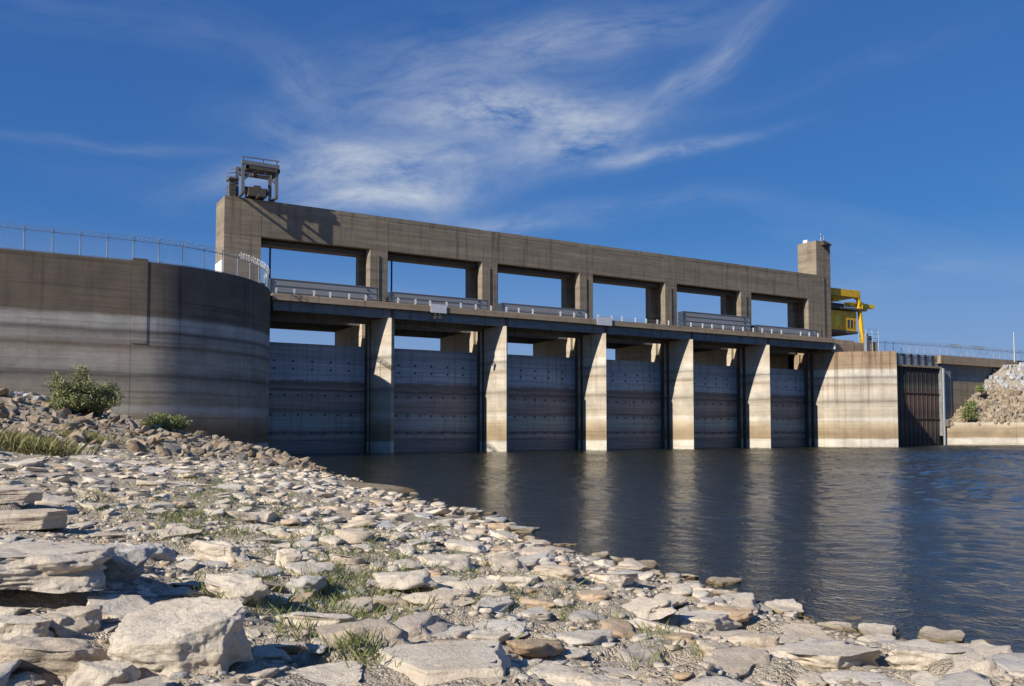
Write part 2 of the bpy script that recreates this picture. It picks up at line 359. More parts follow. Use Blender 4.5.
def water_mat():
    m = bpy.data.materials.new('lake_water'); m.use_nodes = True; t = NT(m.node_tree); p = t.pos()
    b2 = t.noise(t.scaled(p, (1.2, .9, 1)), 5.0, 4, .6); big = t.noise(t.scaled(p, (.6, .4, 1)), .12, 3, .5)
    lee = t.n('MapRange', i_0=t.n('SeparateXYZ', i_0=p).outputs[0], i_1=-30.0, i_2=90.0, i_3=.45, i_4=1.5).outputs[0]   # calmer in the lee of the shore
    h = t.m('MULTIPLY', b2, t.m('MULTIPLY', lee, t.n('MapRange', i_0=big, i_1=.35, i_2=.65, i_3=.6, i_4=1.2).outputs[0]))
    bmp = t.n('Bump', i_Strength=1.0, i_Distance=.10, i_Height=h).outputs[0]
    fr = t.n('Fresnel', i_IOR=1.33, i_Normal=bmp)
    gl = t.n('BsdfGlossy', i_Color=(.90, .93, .96, 1), i_Roughness=.05, i_Normal=bmp)
    tr = t.n('BsdfTransparent', i_Color=(.86, .86, .74, 1)); di = t.n('BsdfDiffuse', i_Color=(.045, .052, .034, 1))
    m1 = t.n('MixShader', i_0=.32, i_1=tr.outputs[0], i_2=di.outputs[0])
    m2 = t.n('MixShader', i_0=fr.outputs[0], i_1=m1.outputs[0], i_2=gl.outputs[0])
    t.n('OutputMaterial', i_Surface=m2.outputs[0]); return m
def murk_mat():
    m = bpy.data.materials.new('murky_lake_depth'); m.use_nodes = True; t = NT(m.node_tree)
    vol = t.n('VolumeAbsorption', i_Color=(.50, .50, .32, 1), i_Density=1.5)
    t.n('OutputMaterial', i_Volume=vol.outputs[0]); return m
M['murk'] = murk_mat()
M['water'] = water_mat()

# ================================================================ setting: lake, land
def vnoise(x, y, seed=0):
    """smooth value noise on arrays"""
    x = np.asarray(x, float); y = np.asarray(y, float)
    xi = np.floor(x).astype(np.int64); yi = np.floor(y).astype(np.int64); fx = x - xi; fy = y - yi
    def hsh(a, b):
        h = (a * 374761393 + b * 668265263 + seed * 1442695041) & 0xffffffff
        h = ((h ^ (h >> 13)) * 1274126177) & 0xffffffff
        return ((h ^ (h >> 16)) & 0xffff) / 65535.0
    u = fx * fx * (3 - 2 * fx); v = fy * fy * (3 - 2 * fy)
    return (hsh(xi, yi) * (1 - u) + hsh(xi + 1, yi) * u) * (1 - v) + (hsh(xi, yi + 1) * (1 - u) + hsh(xi + 1, yi + 1) * u) * v
def fbm(x, y, seed=0, oct=4):
    t = 0; a = .5
    for k in range(oct):
        t = t + a * vnoise(x * 2 ** k, y * 2 ** k, seed + k * 17); a *= .5
    return t
def sstep(a, b, x):
    t = np.clip((np.asarray(x, float) - a) / (b - a), 0, 1); return t * t * (3 - 2 * t)
SHY = [-400, -140, -120, -110, -103.6, -102.2, -99.4, -96.9, -91, -81.5, -61.3, -35, -9.4, 10, 60]
SHX = [90, -22, -29, -33, -35.0, -35.5, -34.8, -34.6, -34.0, -31.7, -28.3, -22.7, -17.2, -16, -16]
def shore_d(X, Y):
    return (np.interp(Y, SHY, SHX) - X) * .97 + (fbm(np.asarray(X) * .35, np.asarray(Y) * .35, 3) - .47) * 1.5
def height(X, Y):
    X = np.asarray(X, float); Y = np.asarray(Y, float)
    d = shore_d(X, Y); w = sstep(-64, -20, Y)
    up = np.minimum(d, 32 + .25 * np.maximum(d - 32, 0))
    z = np.where(d > 0, up * (.112 + .138 * w), np.where(d > -6, d * .10, -.6 + (d + 6) * .3))
    z = z + np.where(d > 15, (1 - w) * (np.minimum(d, 40) - 15) * .03, 0)
    near = 1 - sstep(14, 45, np.hypot(X - CAM[0], Y - CAM[1]))
    on = sstep(.2, 2.0, d)
    f = fbm(X * .42 + 5, Y * .42, 21, 4) * 5.2                     # ledges of bedded rock
    st = np.floor(f) + sstep(.0, .35, f - np.floor(f))
    z = z + on * (st - 2.4) * .085 * (.35 + .65 * near)
    z = z + on * (fbm(X * 1.3, Y * 1.3, 33, 5) - .48) * .26 + (fbm(X * 5, Y * 5, 41, 3) - .44) * .07 * near
    z = z + on * w * (fbm(X * .3, Y * .3, 55, 3) - .45) * 1.2
    hh, cr = plates(X, Y); pm = on * sstep(.36, .5, fbm(X * .25 + 9, Y * .25, 71, 2)) * (1 - .7 * w)
    z = z + pm * ((hh - .5) * .17 - (1 - sstep(.0, .16, cr)) * .10)
    sp_ = np.exp(-(((X + 28.9) / 1.7) ** 2 + ((Y + 66) / 5.0) ** 2) ** 2); z = z * (1 - sp_) + .075 * sp_      # a low sand spit
    return np.maximum(z, -6.0)
def plates(X, Y):
    """cracked bedding plates: offset of each plate, and closeness to a crack"""
    u = X * .9 + Y * .35; v = Y * .62 - X * .25
    u = u + (fbm(X * .8, Y * .8, 61, 2) - .4) * .8; v = v + (fbm(X * .8, Y * .8, 67, 2) - .4) * .8
    ui, vi = np.floor(u), np.floor(v); f1 = np.full(u.shape, 9.0); f2 = np.full(u.shape, 9.0); hh = np.zeros(u.shape); tl = np.zeros(u.shape)
    def r_(i, j, s):
        q = np.sin(i * 127.1 + j * 311.7 + s * 74.7) * 43758.5453; return q - np.floor(q)
    for i in (-1, 0, 1):
        for j in (-1, 0, 1):
            ci, cj = ui + i, vi + j; px = ci + r_(ci, cj, 1); py = cj + r_(ci, cj, 2)
            d = np.hypot(u - px, v - py); new = d < f1
            f2 = np.where(new, f1, np.minimum(f2, d)); f1 = np.where(new, d, f1)
            hh = np.where(new, r_(ci, cj, 3) + (u - px) * (r_(ci, cj, 4) - .5) * .9 + (v - py) * (r_(ci, cj, 5) - .5) * .9, hh)
    return hh, f2 - f1
def ray(px, py):
    """the ground point seen in this direction from where the photographer stood"""
    cp, sp = math.cos(PITCH), math.sin(PITCH)
    f = Vector((math.sin(YAW) * cp, math.cos(YAW) * cp, sp)); r = Vector((math.cos(YAW), -math.sin(YAW), 0)); u = r.cross(f)
    return f + r * ((px - 512) / LENS_PX) - u * ((py - 343 - SHIFT * 1024) / LENS_PX)
def at(px, py):
    d = ray(px, py); t = np.concatenate([np.arange(2, 40, .03), np.arange(40, 160, .15)])
    X = CAM[0] + d.x * t; Y = CAM[1] + d.y * t; Z = CAM[2] + d.z * t
    hit = np.nonzero(Z <= np.maximum(height(X, Y), 0))[0]
    i = hit[0] if len(hit) else len(t) - 1
    return Vector((X[i], Y[i], Z[i]))
def depth_of(X, Y): return (X - CAM[0]) * math.sin(YAW) + (Y - CAM[1]) * math.cos(YAW)
def grid_mesh(name, P, mat, kind='structure', smooth=True):
    """P: (n, m, 3) array"""
    n, m = P.shape[:2]; idx = np.arange(n * m).reshape(n, m)
    q = np.stack([idx[:-1, :-1], idx[1:, :-1], idx[1:, 1:], idx[:-1, 1:]], -1).reshape(-1, 4)
    o = link(name, np_mesh(name, P.reshape(-1, 3), q), mat); o['kind'] = kind
    if smooth: o.data.polygons.foreach_set('use_smooth', np.ones(len(q), bool))
    return o
def np_mesh(name, V, Fc):
    me = bpy.data.meshes.new(name); V = np.asarray(V, np.float32); Fc = np.asarray(Fc, np.int32); k = Fc.shape[1]
    me.vertices.add(len(V)); me.vertices.foreach_set('co', V.ravel())
    me.loops.add(Fc.size); me.loops.foreach_set('vertex_index', Fc.ravel())
    me.polygons.add(len(Fc)); me.polygons.foreach_set('loop_start', np.arange(len(Fc), dtype=np.int32) * k)
    me.update(calc_edges=True); return me

# the land around the photographer: fine near by, coarser far off
ang = np.concatenate([np.linspace(-180, -46, 60)[:-1], np.linspace(-46, 46, 560), np.linspace(46, 180, 60)[1:]])
rr = np.concatenate([[.02], np.geomspace(.9, 150, 440), [180, 230, 300, 420]])
A, Rr = np.meshgrid(np.radians(ang) + YAW, rr)
GX = CAM[0] + np.sin(A) * Rr; GY = CAM[1] + np.cos(A) * Rr
GZ = height(GX, GY)
GZ = np.where((GY > -8.0) & (GX > -60), np.minimum(GZ, -4.0), GZ)
GZ = np.where(GY > 15, -6.0, GZ)
shore = grid_mesh('shore_ground', np.stack([GX, GY, GZ], -1)[::-1], M['ground'])
shore['label'] = 'dusty pale limestone shore sloping into the lake'
# the valley floor and lake bed out to the horizon
g = MB().add([(-5000, -5000, -9), (5000, -5000, -9), (5000, 5000, -9), (-5000, 5000, -9)], [(0, 1, 2, 3)]).build('ground', M['ground']); g['kind'] = 'structure'
# lake surface: a sheet of small wind waves, fine in front of the dam, flattening out far away
wa = np.concatenate([np.linspace(-180, -40, 50)[:-1], np.linspace(-40, -18, 60)[:-1], np.linspace(-18, 42, 430), np.linspace(42, 180, 50)[1:]])
wr = np.concatenate([[.5, 3, 6], np.arange(7, 40, .15), np.arange(40, 215, .33), np.geomspace(216, 2600, 40)])
WA, WR = np.meshgrid(np.radians(wa) + YAW, wr); WX = CAM[0] + np.sin(WA) * WR; WY = CAM[1] + np.cos(WA) * WR; WZ = np.zeros_like(WX)
wq = np.random.default_rng(4)
for _ in range(30):
    lam = .70 * (2.4 ** wq.random()); th = rad(205) + wq.normal(0, .6); k_ = 2 * math.pi / lam
    WZ += (.027 / k_) * np.sin(k_ * (WX * math.cos(th) + WY * math.sin(th)) + wq.uniform(0, 6.28))
WZ *= (.62 + 1.35 * sstep(-32, 80, WX)) * (.55 + .9 * fbm(WX * .05, WY * .035, 15, 2)) * (1 - sstep(190, 240, WR))
WZ *= .35 + .65 * sstep(0, 9, -shore_d(WX, WY))
keep = (WY < 7.1)
idx = np.arange(WX.size).reshape(WX.shape); Q = np.stack([idx[:-1, :-1], idx[:-1, 1:], idx[1:, 1:], idx[1:, :-1]], -1).reshape(-1, 4)
kk = keep[:-1, :-1] & keep[1:, 1:] & keep[:-1, 1:] & keep[1:, :-1]; Q = Q[kk.ravel()]
wt = link('water', np_mesh('water', np.stack([WX, WY, WZ], -1).reshape(-1, 3), Q), M['water']); wt['kind'] = 'structure'
wt.data.polygons.foreach_set('use_smooth', np.ones(len(Q), bool))
wv_ = MB().box(-400, 1500, -1500, 7.0, -8.5, -.16).build('water_depth', M['murk'], wt)

# ================================================================ the spillway
BAY = 18.2; NP = 5; HW = 1.5
DTOP, DBOT = 20.47, 19.77
dam = empty('spillway_dam', (36, 5, -3))
tag(dam, 'long concrete spillway with six gate bays, pointed piers and open hoist frame above', 'dam')
def ogive(xc, n=10, L=4.3, side=-1, tip=-.4):
    """half of a pointed pier nose, from its shoulder to the tip"""
    out = []
    for i in range(n + 1):
        t = 1 - i / n
        out.append((xc + tip * (1 - t) + side * HW * (1 - (1 - t) ** 2.1), L * t))
    return out
def pier_poly(xc):
    l = ogive(xc, side=-1); r = ogive(xc, side=1)[::-1][1:]
    r = r + [(xc + HW, 4.8), (xc + HW - .4, 4.8), (xc + HW - .4, 5.8), (xc + HW, 5.8)]; l = [(xc - HW, 5.8), (xc - HW + .4, 5.8), (xc - HW + .4, 4.8), (xc - HW, 4.8)] + l
    back = [(xc + HW, 6.9), (xc + HW - .55, 6.9), (xc + HW - .55, 8.3), (xc + HW, 8.3), (xc + HW, 20), (xc - HW, 20), (xc - HW, 8.3), (xc - HW + .55, 8.3), (xc - HW + .55, 6.9), (xc - HW, 6.9)]
    return l + r + back
pier_bands = []
for k in range(NP):
    xc = BAY * k
    MB().prism(pier_poly(xc), -4, 18.5).build('pier', M['pier'], dam)
    for s_ in (-1, 1):
        MB().box(min(xc + s_ * 1.12, xc + s_ * 1.3), max(xc + s_ * 1.12, xc + s_ * 1.3), 4.83, 5.77, -4, 18.49).build('stoplog_guide', M['rust'], dam)
        MB().box(min(xc + s_ * 1.51, xc + s_ * 1.56), max(xc + s_ * 1.51, xc + s_ * 1.56), 6.1, 6.88, -4, 18.49).build('gate_guide', M['rust'], dam)
    # the hoist-frame pillar above the pier, notched for the gate guides
    poly = [(-HW + .3, 6), (HW - .05, 6), (HW, 6.05), (HW, 6.85), (.2, 6.85), (.2, 9.6), (HW, 9.6), (HW, 11), (-HW, 11), (-HW, 9.6), (-.2, 9.6), (-.2, 6.85), (-HW, 6.85), (-HW, 6.4)]
    plain = [(-HW, 6), (HW, 6), (HW, 6.85), (.2, 6.85), (.2, 9.6), (HW, 9.6), (HW, 11), (-HW, 11), (-HW, 9.6), (-.2, 9.6), (-.2, 6.85), (-HW, 6.85)]
    pl_ = MB().prism([(xc + x, y) for x, y in poly], 18.503, 28.998).prism([(xc + x, y) for x, y in plain], 29.0, 33.9).build('pillar', M['frame'], dam)
    MB().tube([(xc + .1, 5.93, 20.5), (xc + .1, 5.93, 28.2)], .06).build('conduit', M['rust'], pl_)
    MB().box(xc - .22, xc + .22, .55, 1.5, 18.503, 19.76).build('bearing_block', M['rust'], dam)
XL, XR = -16.7, 89.5
# hoist beams: one span per bay
for k in range(NP + 1):
    x0 = (XL if k == 0 else BAY * (k - 1) + HW) + .012; x1 = (XR if k == NP else BAY * k - HW) - .012
    b = MB().box(x0, x1, 6.015, 7.0, 29.0, 33.3).box(x0, x1, 8.4, 11, 28.6, 33.3).box(x0, x1, 5.99, 11.02, 33.304, 33.92)
    b.box(x0, x1, 7.0, 8.4, 32.5, 33.3)
    bo = b.build('hoist_beam', M['frame'], dam)
    MB().box(x0, x1, 7.35, 7.95, 28.3, 28.8).build('crane_rail', M['rust'], bo)
    # rear guide pipe seen in each opening
    xg = x0 + 2.4
    MB().tube([(xg, 10.4, 20.5), (xg, 10.4, 28.59)], .14, 8).build('guide_pipe', M['darksteel'], dam)
    # road deck of this bay: slab, kerb, front girder, inner girder, rear girder and rear walk
    s0 = XL + .0 if k == 0 else BAY * (k - 1) + .015; s1 = 90.2 if k == NP else BAY * k - .015
    sl = MB().box(s0, s1, 0, 6.8, DBOT, DTOP).build('deck_slab', M['deck'], dam)
    MB().box(s0, s1, .05, .4, DTOP, DTOP + .16).build('kerb', M['deck'], sl)
    MB().box(s0 + .25, s1 - .25, .62, 1.3, 18.51, DBOT - .002).build('girder', M['girder'], dam)
    MB().box(s0 + .25, s1 - .25, 5.6, 6.5, 18.2, DBOT - .002).build('girder', M['girder'], dam)
    MB().box(x0, x1, 9.0, 11.0, 19.5, 20.3).box(s0, s1, 11.02, 21, 19.5, 20.3).box(s0, s1, 20.2, 21, 18.52, 19.498).box(x0, x1, 9.1, 9.9, 18.3, 19.498).build('rear_deck', M['girder'], dam)
# end towers
lt = MB().box(-21.5, XL, 6, 11, 15, 33.92).build('end_tower', M['frame'], dam)
MB().box(-21.56, -21.502, 6.2, 10.9, 19, 25.6).build('painted_band', M['white'], lt)
MB().box(-21.52, XL, 5.985, 6, 28.96, 28.99).build('joint_line', M['rust'], lt)
rt = MB().prism([(XR + .3, 6), (92.3, 6), (92.3, 11), (XR, 11), (XR, 9.6), (91.0, 9.6), (91.0, 6.85), (XR, 6.85), (XR, 6.4)], 15, 28.998).box(XR, 92.3, 6, 11, 29.0, 33.92).box(92.303, 96.4, 6.004, 10.6, 15, 40.8).build('end_tower', M['frame'], dam)
MB().box(94.35, 94.8, 5.93, 6.0, 20.5, 33.5).build('cable_slot', M['rust'], rt)
MB().box(93.2, 93.45, 5.94, 6.0, 21.2, 23.2).build('junction_box', M['rust'], rt)
MB().box(92.5, 92.9, 8.4, 9.4, 40.8, 41.4).build('floodlight', M['white'], rt)
for x, h in ((94.4, 1.7), (95.3, 1.3)):
    MB().tube([(x, 6.6, 40.8), (x, 6.6, 40.8 + h)], .05).box(x - .35, x + .35, 6.55, 6.65, 40.8 + h * .7, 40.8 + h * .8).build('antenna', M['steel'], rt)
MB().bar((94.2, 5.9, 40.9), (96.3, 5.6, 40.2), .3).box(93.8, 94.6, 5.4, 6.0, 40.0, 40.6).bar((95, 5.7, 40.3), (96.0, 5.7, 39.0), .18).build('camera_bracket', M['rust'], rt)
# right abutment: a wall curving out of the last pier and flaring upstream, hollow corner behind it
ABZ = 18.1
flare = [(89.5, 4.3), (89.62, 3.2), (89.95, 2.0), (90.55, .8), (91.4, -.25), (92.5, -1.35), (98.7, -6.8)]
ab = [(89.5, 20), (89.5, 8.3), (90.05, 8.3), (90.05, 6.9), (89.5, 6.9), (89.5, 5.8), (89.9, 5.8), (89.9, 4.8), (89.5, 4.8)] + flare + [(113, 11), (113, 20)]
MB().box(89.7, 89.85, 4.83, 5.77, -4, 18.05).build('stoplog_guide', M['rust'], dam); MB().box(89.44, 89.49, 6.1, 6.88, -4, 18.05).build('gate_guide', M['rust'], dam)
abo = MB().prism(ab, -4, ABZ).build('abutment', M['abut'], dam)
MB().prism([(90.25, 1.3), (103.0, 1.3), (112.4, 11.2), (112.4, 19.9), (90.25, 19.9)], ABZ + .002, 20.1).build('road_slab', M['deck'], dam)
pp = MB().box(90.22, 96.4, .75, 1.25, ABZ + .003, 20.55).box(96.42, 103.4, .8, 1.27, ABZ + .003, 20.0).build('parapet', M['deck'], dam)
MB().box(90.05, 90.4, .2, .74, 18.6, 20.2).build('bearing_block', M['white'], dam)
# lower left side wall of the first bay
MB().box(-19, -16.72, 2, 20, -4, 18.48).build('side_wall', M['wing'], dam)

# ---------------------------------------------------------------- gates, one thing per bay
def make_gate():
    g = empty('spillway_gate', (0, 7.35, -.8)); W = 15.16 / 2 + .45
    hs = [-.8, 1.75, 4.2, 6.55, 8.95, 11.05, 13.0, 15.05]
    for i in range(7):
        dy = .0 if i % 2 else .03
        pl_ = MB().box(-W, W, 7.3 + dy, 7.42 + dy, hs[i] + .02, hs[i + 1] - .02).build('skin_plate', M['gate'], g)
        rows = {0: [], 1: [.42], 2: [.45], 3: [.6], 4: [], 5: [.25, .8], 6: []}[i]
        bm_ = MB()
        for r in rows:
            n = 7 if i < 5 else 5
            z = hs[i] + (hs[i + 1] - hs[i]) * r
            for c in range(n):
                x = -6.6 + 13.2 * (c + .5) / n
                ring = [(x + .16 * math.cos(a), z + .16 * math.sin(a)) for a in np.linspace(0, 2 * math.pi, 9)[:-1]]
                vs = [(a, 7.295 + dy, b) for a, b in ring] + [(a, 7.23 + dy, b) for a, b in ring]
                bm_.add(vs, [tuple(range(8, 16))] + [(j, (j + 1) % 8, 8 + (j + 1) % 8, 8 + j) for j in range(8)])
        if rows: bm_.build('bolt_row', M['rust'], pl_)['kind'] = 'stuff'
        MB().box(-W, W, 7.24, 7.46, hs[i + 1] - .018, hs[i + 1] + .018).build('rib', M['gate'], g)
    for s in (-1, 1):
        MB().box(min(s * W, s * (W - .9)), max(s * W, s * (W - .9)), 7.2, 7.295, -.8, 15.05).build('edge_plate', M['gate'], g) if s > 0 else \
        MB().box(-W, -W + .55, 7.2, 7.295, -.8, 15.05).build('edge_plate', M['gate'], g)
    for x in (-5.6, -1.2, 3.4): MB().box(x, x + .12, 7.27, 7.299, 13.03, 15.0).build('stiffener', M['gate'], g)
    MB().box(-W, W, 7.43, 8.0, 14.6, 15.0).build('top_girder', M['gate'], g)
    return g
gate0 = make_gate()
GL = ['blue grey steel spillway gate next to the curved wing wall, first bay', 'blue grey steel spillway gate in the second bay, under the deck sign with lamps',
      'blue grey steel spillway gate in the third bay, left of the plain white sign', 'blue grey steel spillway gate in the fourth bay, no stoplog stack above',
      'blue grey steel spillway gate in the fifth bay, below the tallest bulkhead stack', 'blue grey steel spillway gate in the last bay beside the bleached abutment']
gates = []
for k in range(6):
    gk = gate0 if k == 0 else copy_tree(gate0, (0, 0, 0))
    gk.location = (BAY * k - BAY / 2, 0, 0); tag(gk, GL[k], 'gate', 'steel gates of the spillway'); gates.append(gk)

# ---------------------------------------------------------------- left wing wall
wing = empty('wing_wall', (-34, -14, 0))
tag(wing, 'tall curved concrete wing wall with old water lines, left of the gates', 'wall')
CC = (-34.2, 3.3); RW = 17.5
def wing_line(s):
    """plan line of the wall face: straight (s < 0), quarter circle, straight into the bay"""
    if s <= 0: return (CC[0] + s, CC[1] - RW), (0, -1)
    q = RW * math.pi / 2
    if s <= q:
        a = s / RW; return (CC[0] + RW * math.sin(a), CC[1] - RW * math.cos(a)), (math.sin(a), -math.cos(a))
    return (CC[0] + RW, CC[1] + s - q), (1, 0)
WT = 20.5
def wing_panel(s0, s1, top=WT, out=0.0, thick=1.2, name='wall_panel', z0=-4, parent=None):
    n = max(1, int(abs(s1 - s0) / .28)); P = []; Q = []
    for i in range(n + 1):
        (x, y), (nx, ny) = wing_line(s0 + (s1 - s0) * i / n)
        P.append((x + nx * out, y + ny * out)); Q.append((x - nx * thick, y - ny * thick))
    m = MB(); L_ = P + Q[::-1]; return m.prism(L_, z0, top).build(name, M['wing'], parent or wing)
for s0, s1 in ((-66, -54), (-54, -42), (-42, -30), (-30, -14), (-14, -.75), (-.75, 13.6), (13.6, 27.4), (27.4, 33.0)):
    wing_panel(s0 + .02, s1 - .02)
wing_panel(-66, 32.9, WT - .02, -.06, 1.1, 'wall_core')
wing_panel(-.7, .75, WT + .28, .06, 1.0, 'pilaster', 12)
wing_panel(17.2, 18.0, WT + .22, .02, .6, 'parapet_block', WT)
# made ground behind the walls
emb = MB().prism([(-100, -13.1)] + [(x - nx * 1.15, y - ny * 1.15) for (x, y), (nx, ny) in [wing_line(s) for s in np.linspace(-66, 30, 50)]] + [(-17.9, 20), (-100, 20)], -4, 20.2)
emb = emb.build('embankment_ground', M['ground']); emb['kind'] = 'structure'
emb2 = MB().prism([(108.2, 12.2), (300, 12.2), (300, 26), (108.2, 26)], -8, 20.1).build('road_ground', M['ground']); emb2['kind'] = 'structure'

# ---------------------------------------------------------------- fences
def fence(name, pts, hgt, label, every=2.45, coil=None, mat='steel', strands=3):
    """posts with bracing tops, two rails, strands of wire and a sheet of diamond wire between"""
    f = empty(name, pts[0]); tag(f, label, 'fence')
    P = [Vector(p) for p in pts]; seg = [(b - a).length for a, b in zip(P, P[1:])]; tot_ = sum(seg)
    def along(s):
        for a, b, l in zip(P, P[1:], seg):
            if s <= l + 1e-6: return a + (b - a) * (s / l)
            s -= l
        return P[-1]
    n = int(tot_ / every)
    for i in range(n + 1):
        p = along(i * tot_ / n)
        MB().tube([p, p + Vector((0, 0, hgt)), p + Vector((.02, -.28, hgt + .38))], .055, 6).box(p.x - .12, p.x + .12, p.y - .12, p.y + .12, p.z, p.z + .08).build('post', M[mat], f)
    line = [along(s) for s in np.linspace(0, tot_, max(3, int(tot_ / 1.5)))]
    for h, r in ((hgt, .045), (.14, .035)): MB().tube([p + Vector((0, 0, h)) for p in line], r, 5).build('rail', M[mat], f)
    wm = MB()
    for j in range(strands):
        t = (j + 1) / strands; wm.tube([p + Vector((.02 * t, -.28 * t, hgt + .38 * t)) for p in line], .012, 3)
    s = 0.0; st = .30
    while s < tot_ - hgt:
        for sg in (0, 1):
            a = along(s + (0 if sg else hgt * .9)); b = along(s + (hgt * .9 if sg else 0))
            wm.tube([a + Vector((0, 0, .15)), b + Vector((0, 0, hgt))], .006, 3)
        s += st
    wo = wm.build('wire_mesh', M[mat], f); wo['kind'] = 'stuff'
    if coil:
        for (s0, s1, r_, pitch, th) in coil:
            cm = []; k_ = int((s1 - s0) / pitch * 12)
            for i in range(k_):
                s_ = s0 + (s1 - s0) * i / k_; a = 2 * math.pi * i / 12; p = along(s_)
                rj = r_ * (1 + .25 * math.sin(i * .37))
                cm.append(p + Vector((math.sin(a * .5) * .05, -.15 + math.cos(a) * rj, hgt + .32 + math.sin(a) * rj)))
            MB().tube(cm, th, 3).build('razor_wire', M['white' if th > .025 else 'steel'], f)
    return f
wl = [wing_line(s) for s in np.concatenate([np.linspace(-40, 0, 12), np.linspace(1, 27, 30)])]
fence('chain_link_fence', [(x - nx * .35, y - ny * .35, WT) for (x, y), (nx, ny) in wl], 2.15,
      'chain link fence with razor wire along the top of the curved wing wall', coil=[(.5, 39, .26, .7, .005), (39, 52, .3, .4, .012), (52, 66.5, .32, .26, .026)])
fence('chain_link_fence', [(99.5, 2.0, 20.1), (108, 8.2, 20.1), (113, 11.6, 20.2), (139, 10.7, 20.4), (200, 10.7, 20.4)], 2.1,
      'long chain link fence along the road right of the yellow crane', every=2.6, coil=[(28, 100, .3, .5, .012), (46, 50, .38, .22, .024), (55, 60, .38, .22, .024)])

# ---------------------------------------------------------------- road guard posts on the deck edge
gp0 = MB().box(-.09, .09, -.07, .07, 0, .95).box(-.14, .14, -.09, -.075, .45, .85).mesh('guard_post'); gp0.materials.append(M['white'])
gr = empty('deck_guard_rail', (36, .6, DTOP)); tag(gr, 'low cable guard rail with short white posts along the deck edge', 'guard rail')
for i in range(43):
    if i % 11 == 6: continue
    o = link('post', gp0, None, gr); o.location = (-16 + i * 2.43 + random.uniform(-.2, .2), .62, DTOP)
for h in (.5, .78): MB().tube([(-16.2, .62, DTOP + h), (36, .62, DTOP + h - .02), (89.5, .62, DTOP + h)], .022, 4).build('cable', M['steel'], gr)

# ---------------------------------------------------------------- bulkheads stored on the deck
def bulkhead(x0, x1, z1, n, label, proud=True, legs=True):
    b = empty('stoplog_stack', ((x0 + x1) / 2, 4.3, DTOP)); tag(b, label, 'stoplog', 'steel stoplogs stored on the deck')
    zb = DTOP + .18; dz = (z1 - zb) / n
    for s in np.linspace(x0 + 1, x1 - 1, 4): MB().box(s - .15, s + .15, 3.7, 5.3, DTOP + .003, zb - .003).build('timber_bearer', M['bark'], b)
    for i in range(n):
        a = zb + dz * i
        u = MB().box(x0, x1, 4.0, 4.08, a + .05, a + dz - .05).box(x0, x1, 3.92, 4.0, a + .004, a + .06).box(x0, x1, 3.92, 4.0, a + dz - .06, a + dz - .004).box(x0, x1, 4.08, 5.2, a + .02, a + .09)
        uo = u.build('stoplog', M['stoplog'], b)
        for s in (x0 - .05, x1 - .11): MB().box(s, s + .16, 3.85, 5.25, a + .06, a + dz - .06).build('end_plate', M['darksteel'], uo)
        MB().box(x1 - 1.6, x1 - 1.3, 3.84, 3.995, a + dz * .4, a + dz * .6).build('lug', M['darksteel'], uo)
    return b
bulkhead(-15.9, -.9, 23.2, 3, 'grey steel stoplog stack on the deck in the first opening, beside the razor wire')
bulkhead(1.0, 16.8, 22.8, 3, 'grey steel stoplog stack on the deck behind the white sign with lamps')
bulkhead(19.3, 35.1, 22.6, 2, 'grey steel stoplog stack on the deck in the third opening')
bulkhead(55.6, 71.8, 23.9, 4, 'tallest grey steel stoplog stack on the deck in the fifth opening')
bulkhead(73.1, 89.6, 22.6, 2, 'dark ribbed stoplog stack at the foot of the right tower')

# ---------------------------------------------------------------- signs on the deck edge
def sign_mat():
    m, t, b = material('white_sign_with_grey_print'); p = t.pos(); s = t.n('SeparateXYZ', i_0=p)
    rows = t.n('TexWave', wave_type='BANDS', bands_direction='Z', i_Vector=p, i_Scale=1.1, i_Distortion=.0).outputs['Fac']
    words = t.noise(t.scaled(p, (7, 1, 1.2)), 1.0, 3, .6)
    k = t.m('MULTIPLY', t.ramp(rows, [(.55, 0.0), (.7, 1.0)]), t.ramp(words, [(.42, 0.0), (.5, .55)]))
    t.put(b.inputs['Base Color'], t.mix(k, (.74, .74, .76), (.38, .38, .44))); b.inputs['Roughness'].default_value = .45; return m
M['sign'] = sign_mat()
for x0, x1, z0, z1, lab, lamps in ((5.45, 7.9, 19.65, 20.85, 'white sign board with two dark lamps under it on the deck edge', True), (34.2, 37.1, 19.7, 21.0, 'plain white sign board on the deck edge above the third pier', False)):
    s = empty('sign_board', ((x0 + x1) / 2, -.1, z0)); tag(s, lab, 'sign')
    MB().box(x0, x1, -.16, -.1, z0, z1).build('board', M['sign'], s)
    for x in (x0 + .4, x1 - .4): MB().box(x - .05, x + .05, -.1, -.003, z0 - .02, z1 - .05).build('bracket', M['steel'], s)
    if lamps:
        for x in (6.1, 6.8):
            l = MB().tube([(x, -.03, 19.5), (x, -.4, 19.35), (x, -.45, 19.1)], .06, 6).build('lamp', M['rust'], s)
            MB().box(x - .22, x + .22, -.62, -.3, 18.75, 19.1).build('lamp_head', M['rust'], l)

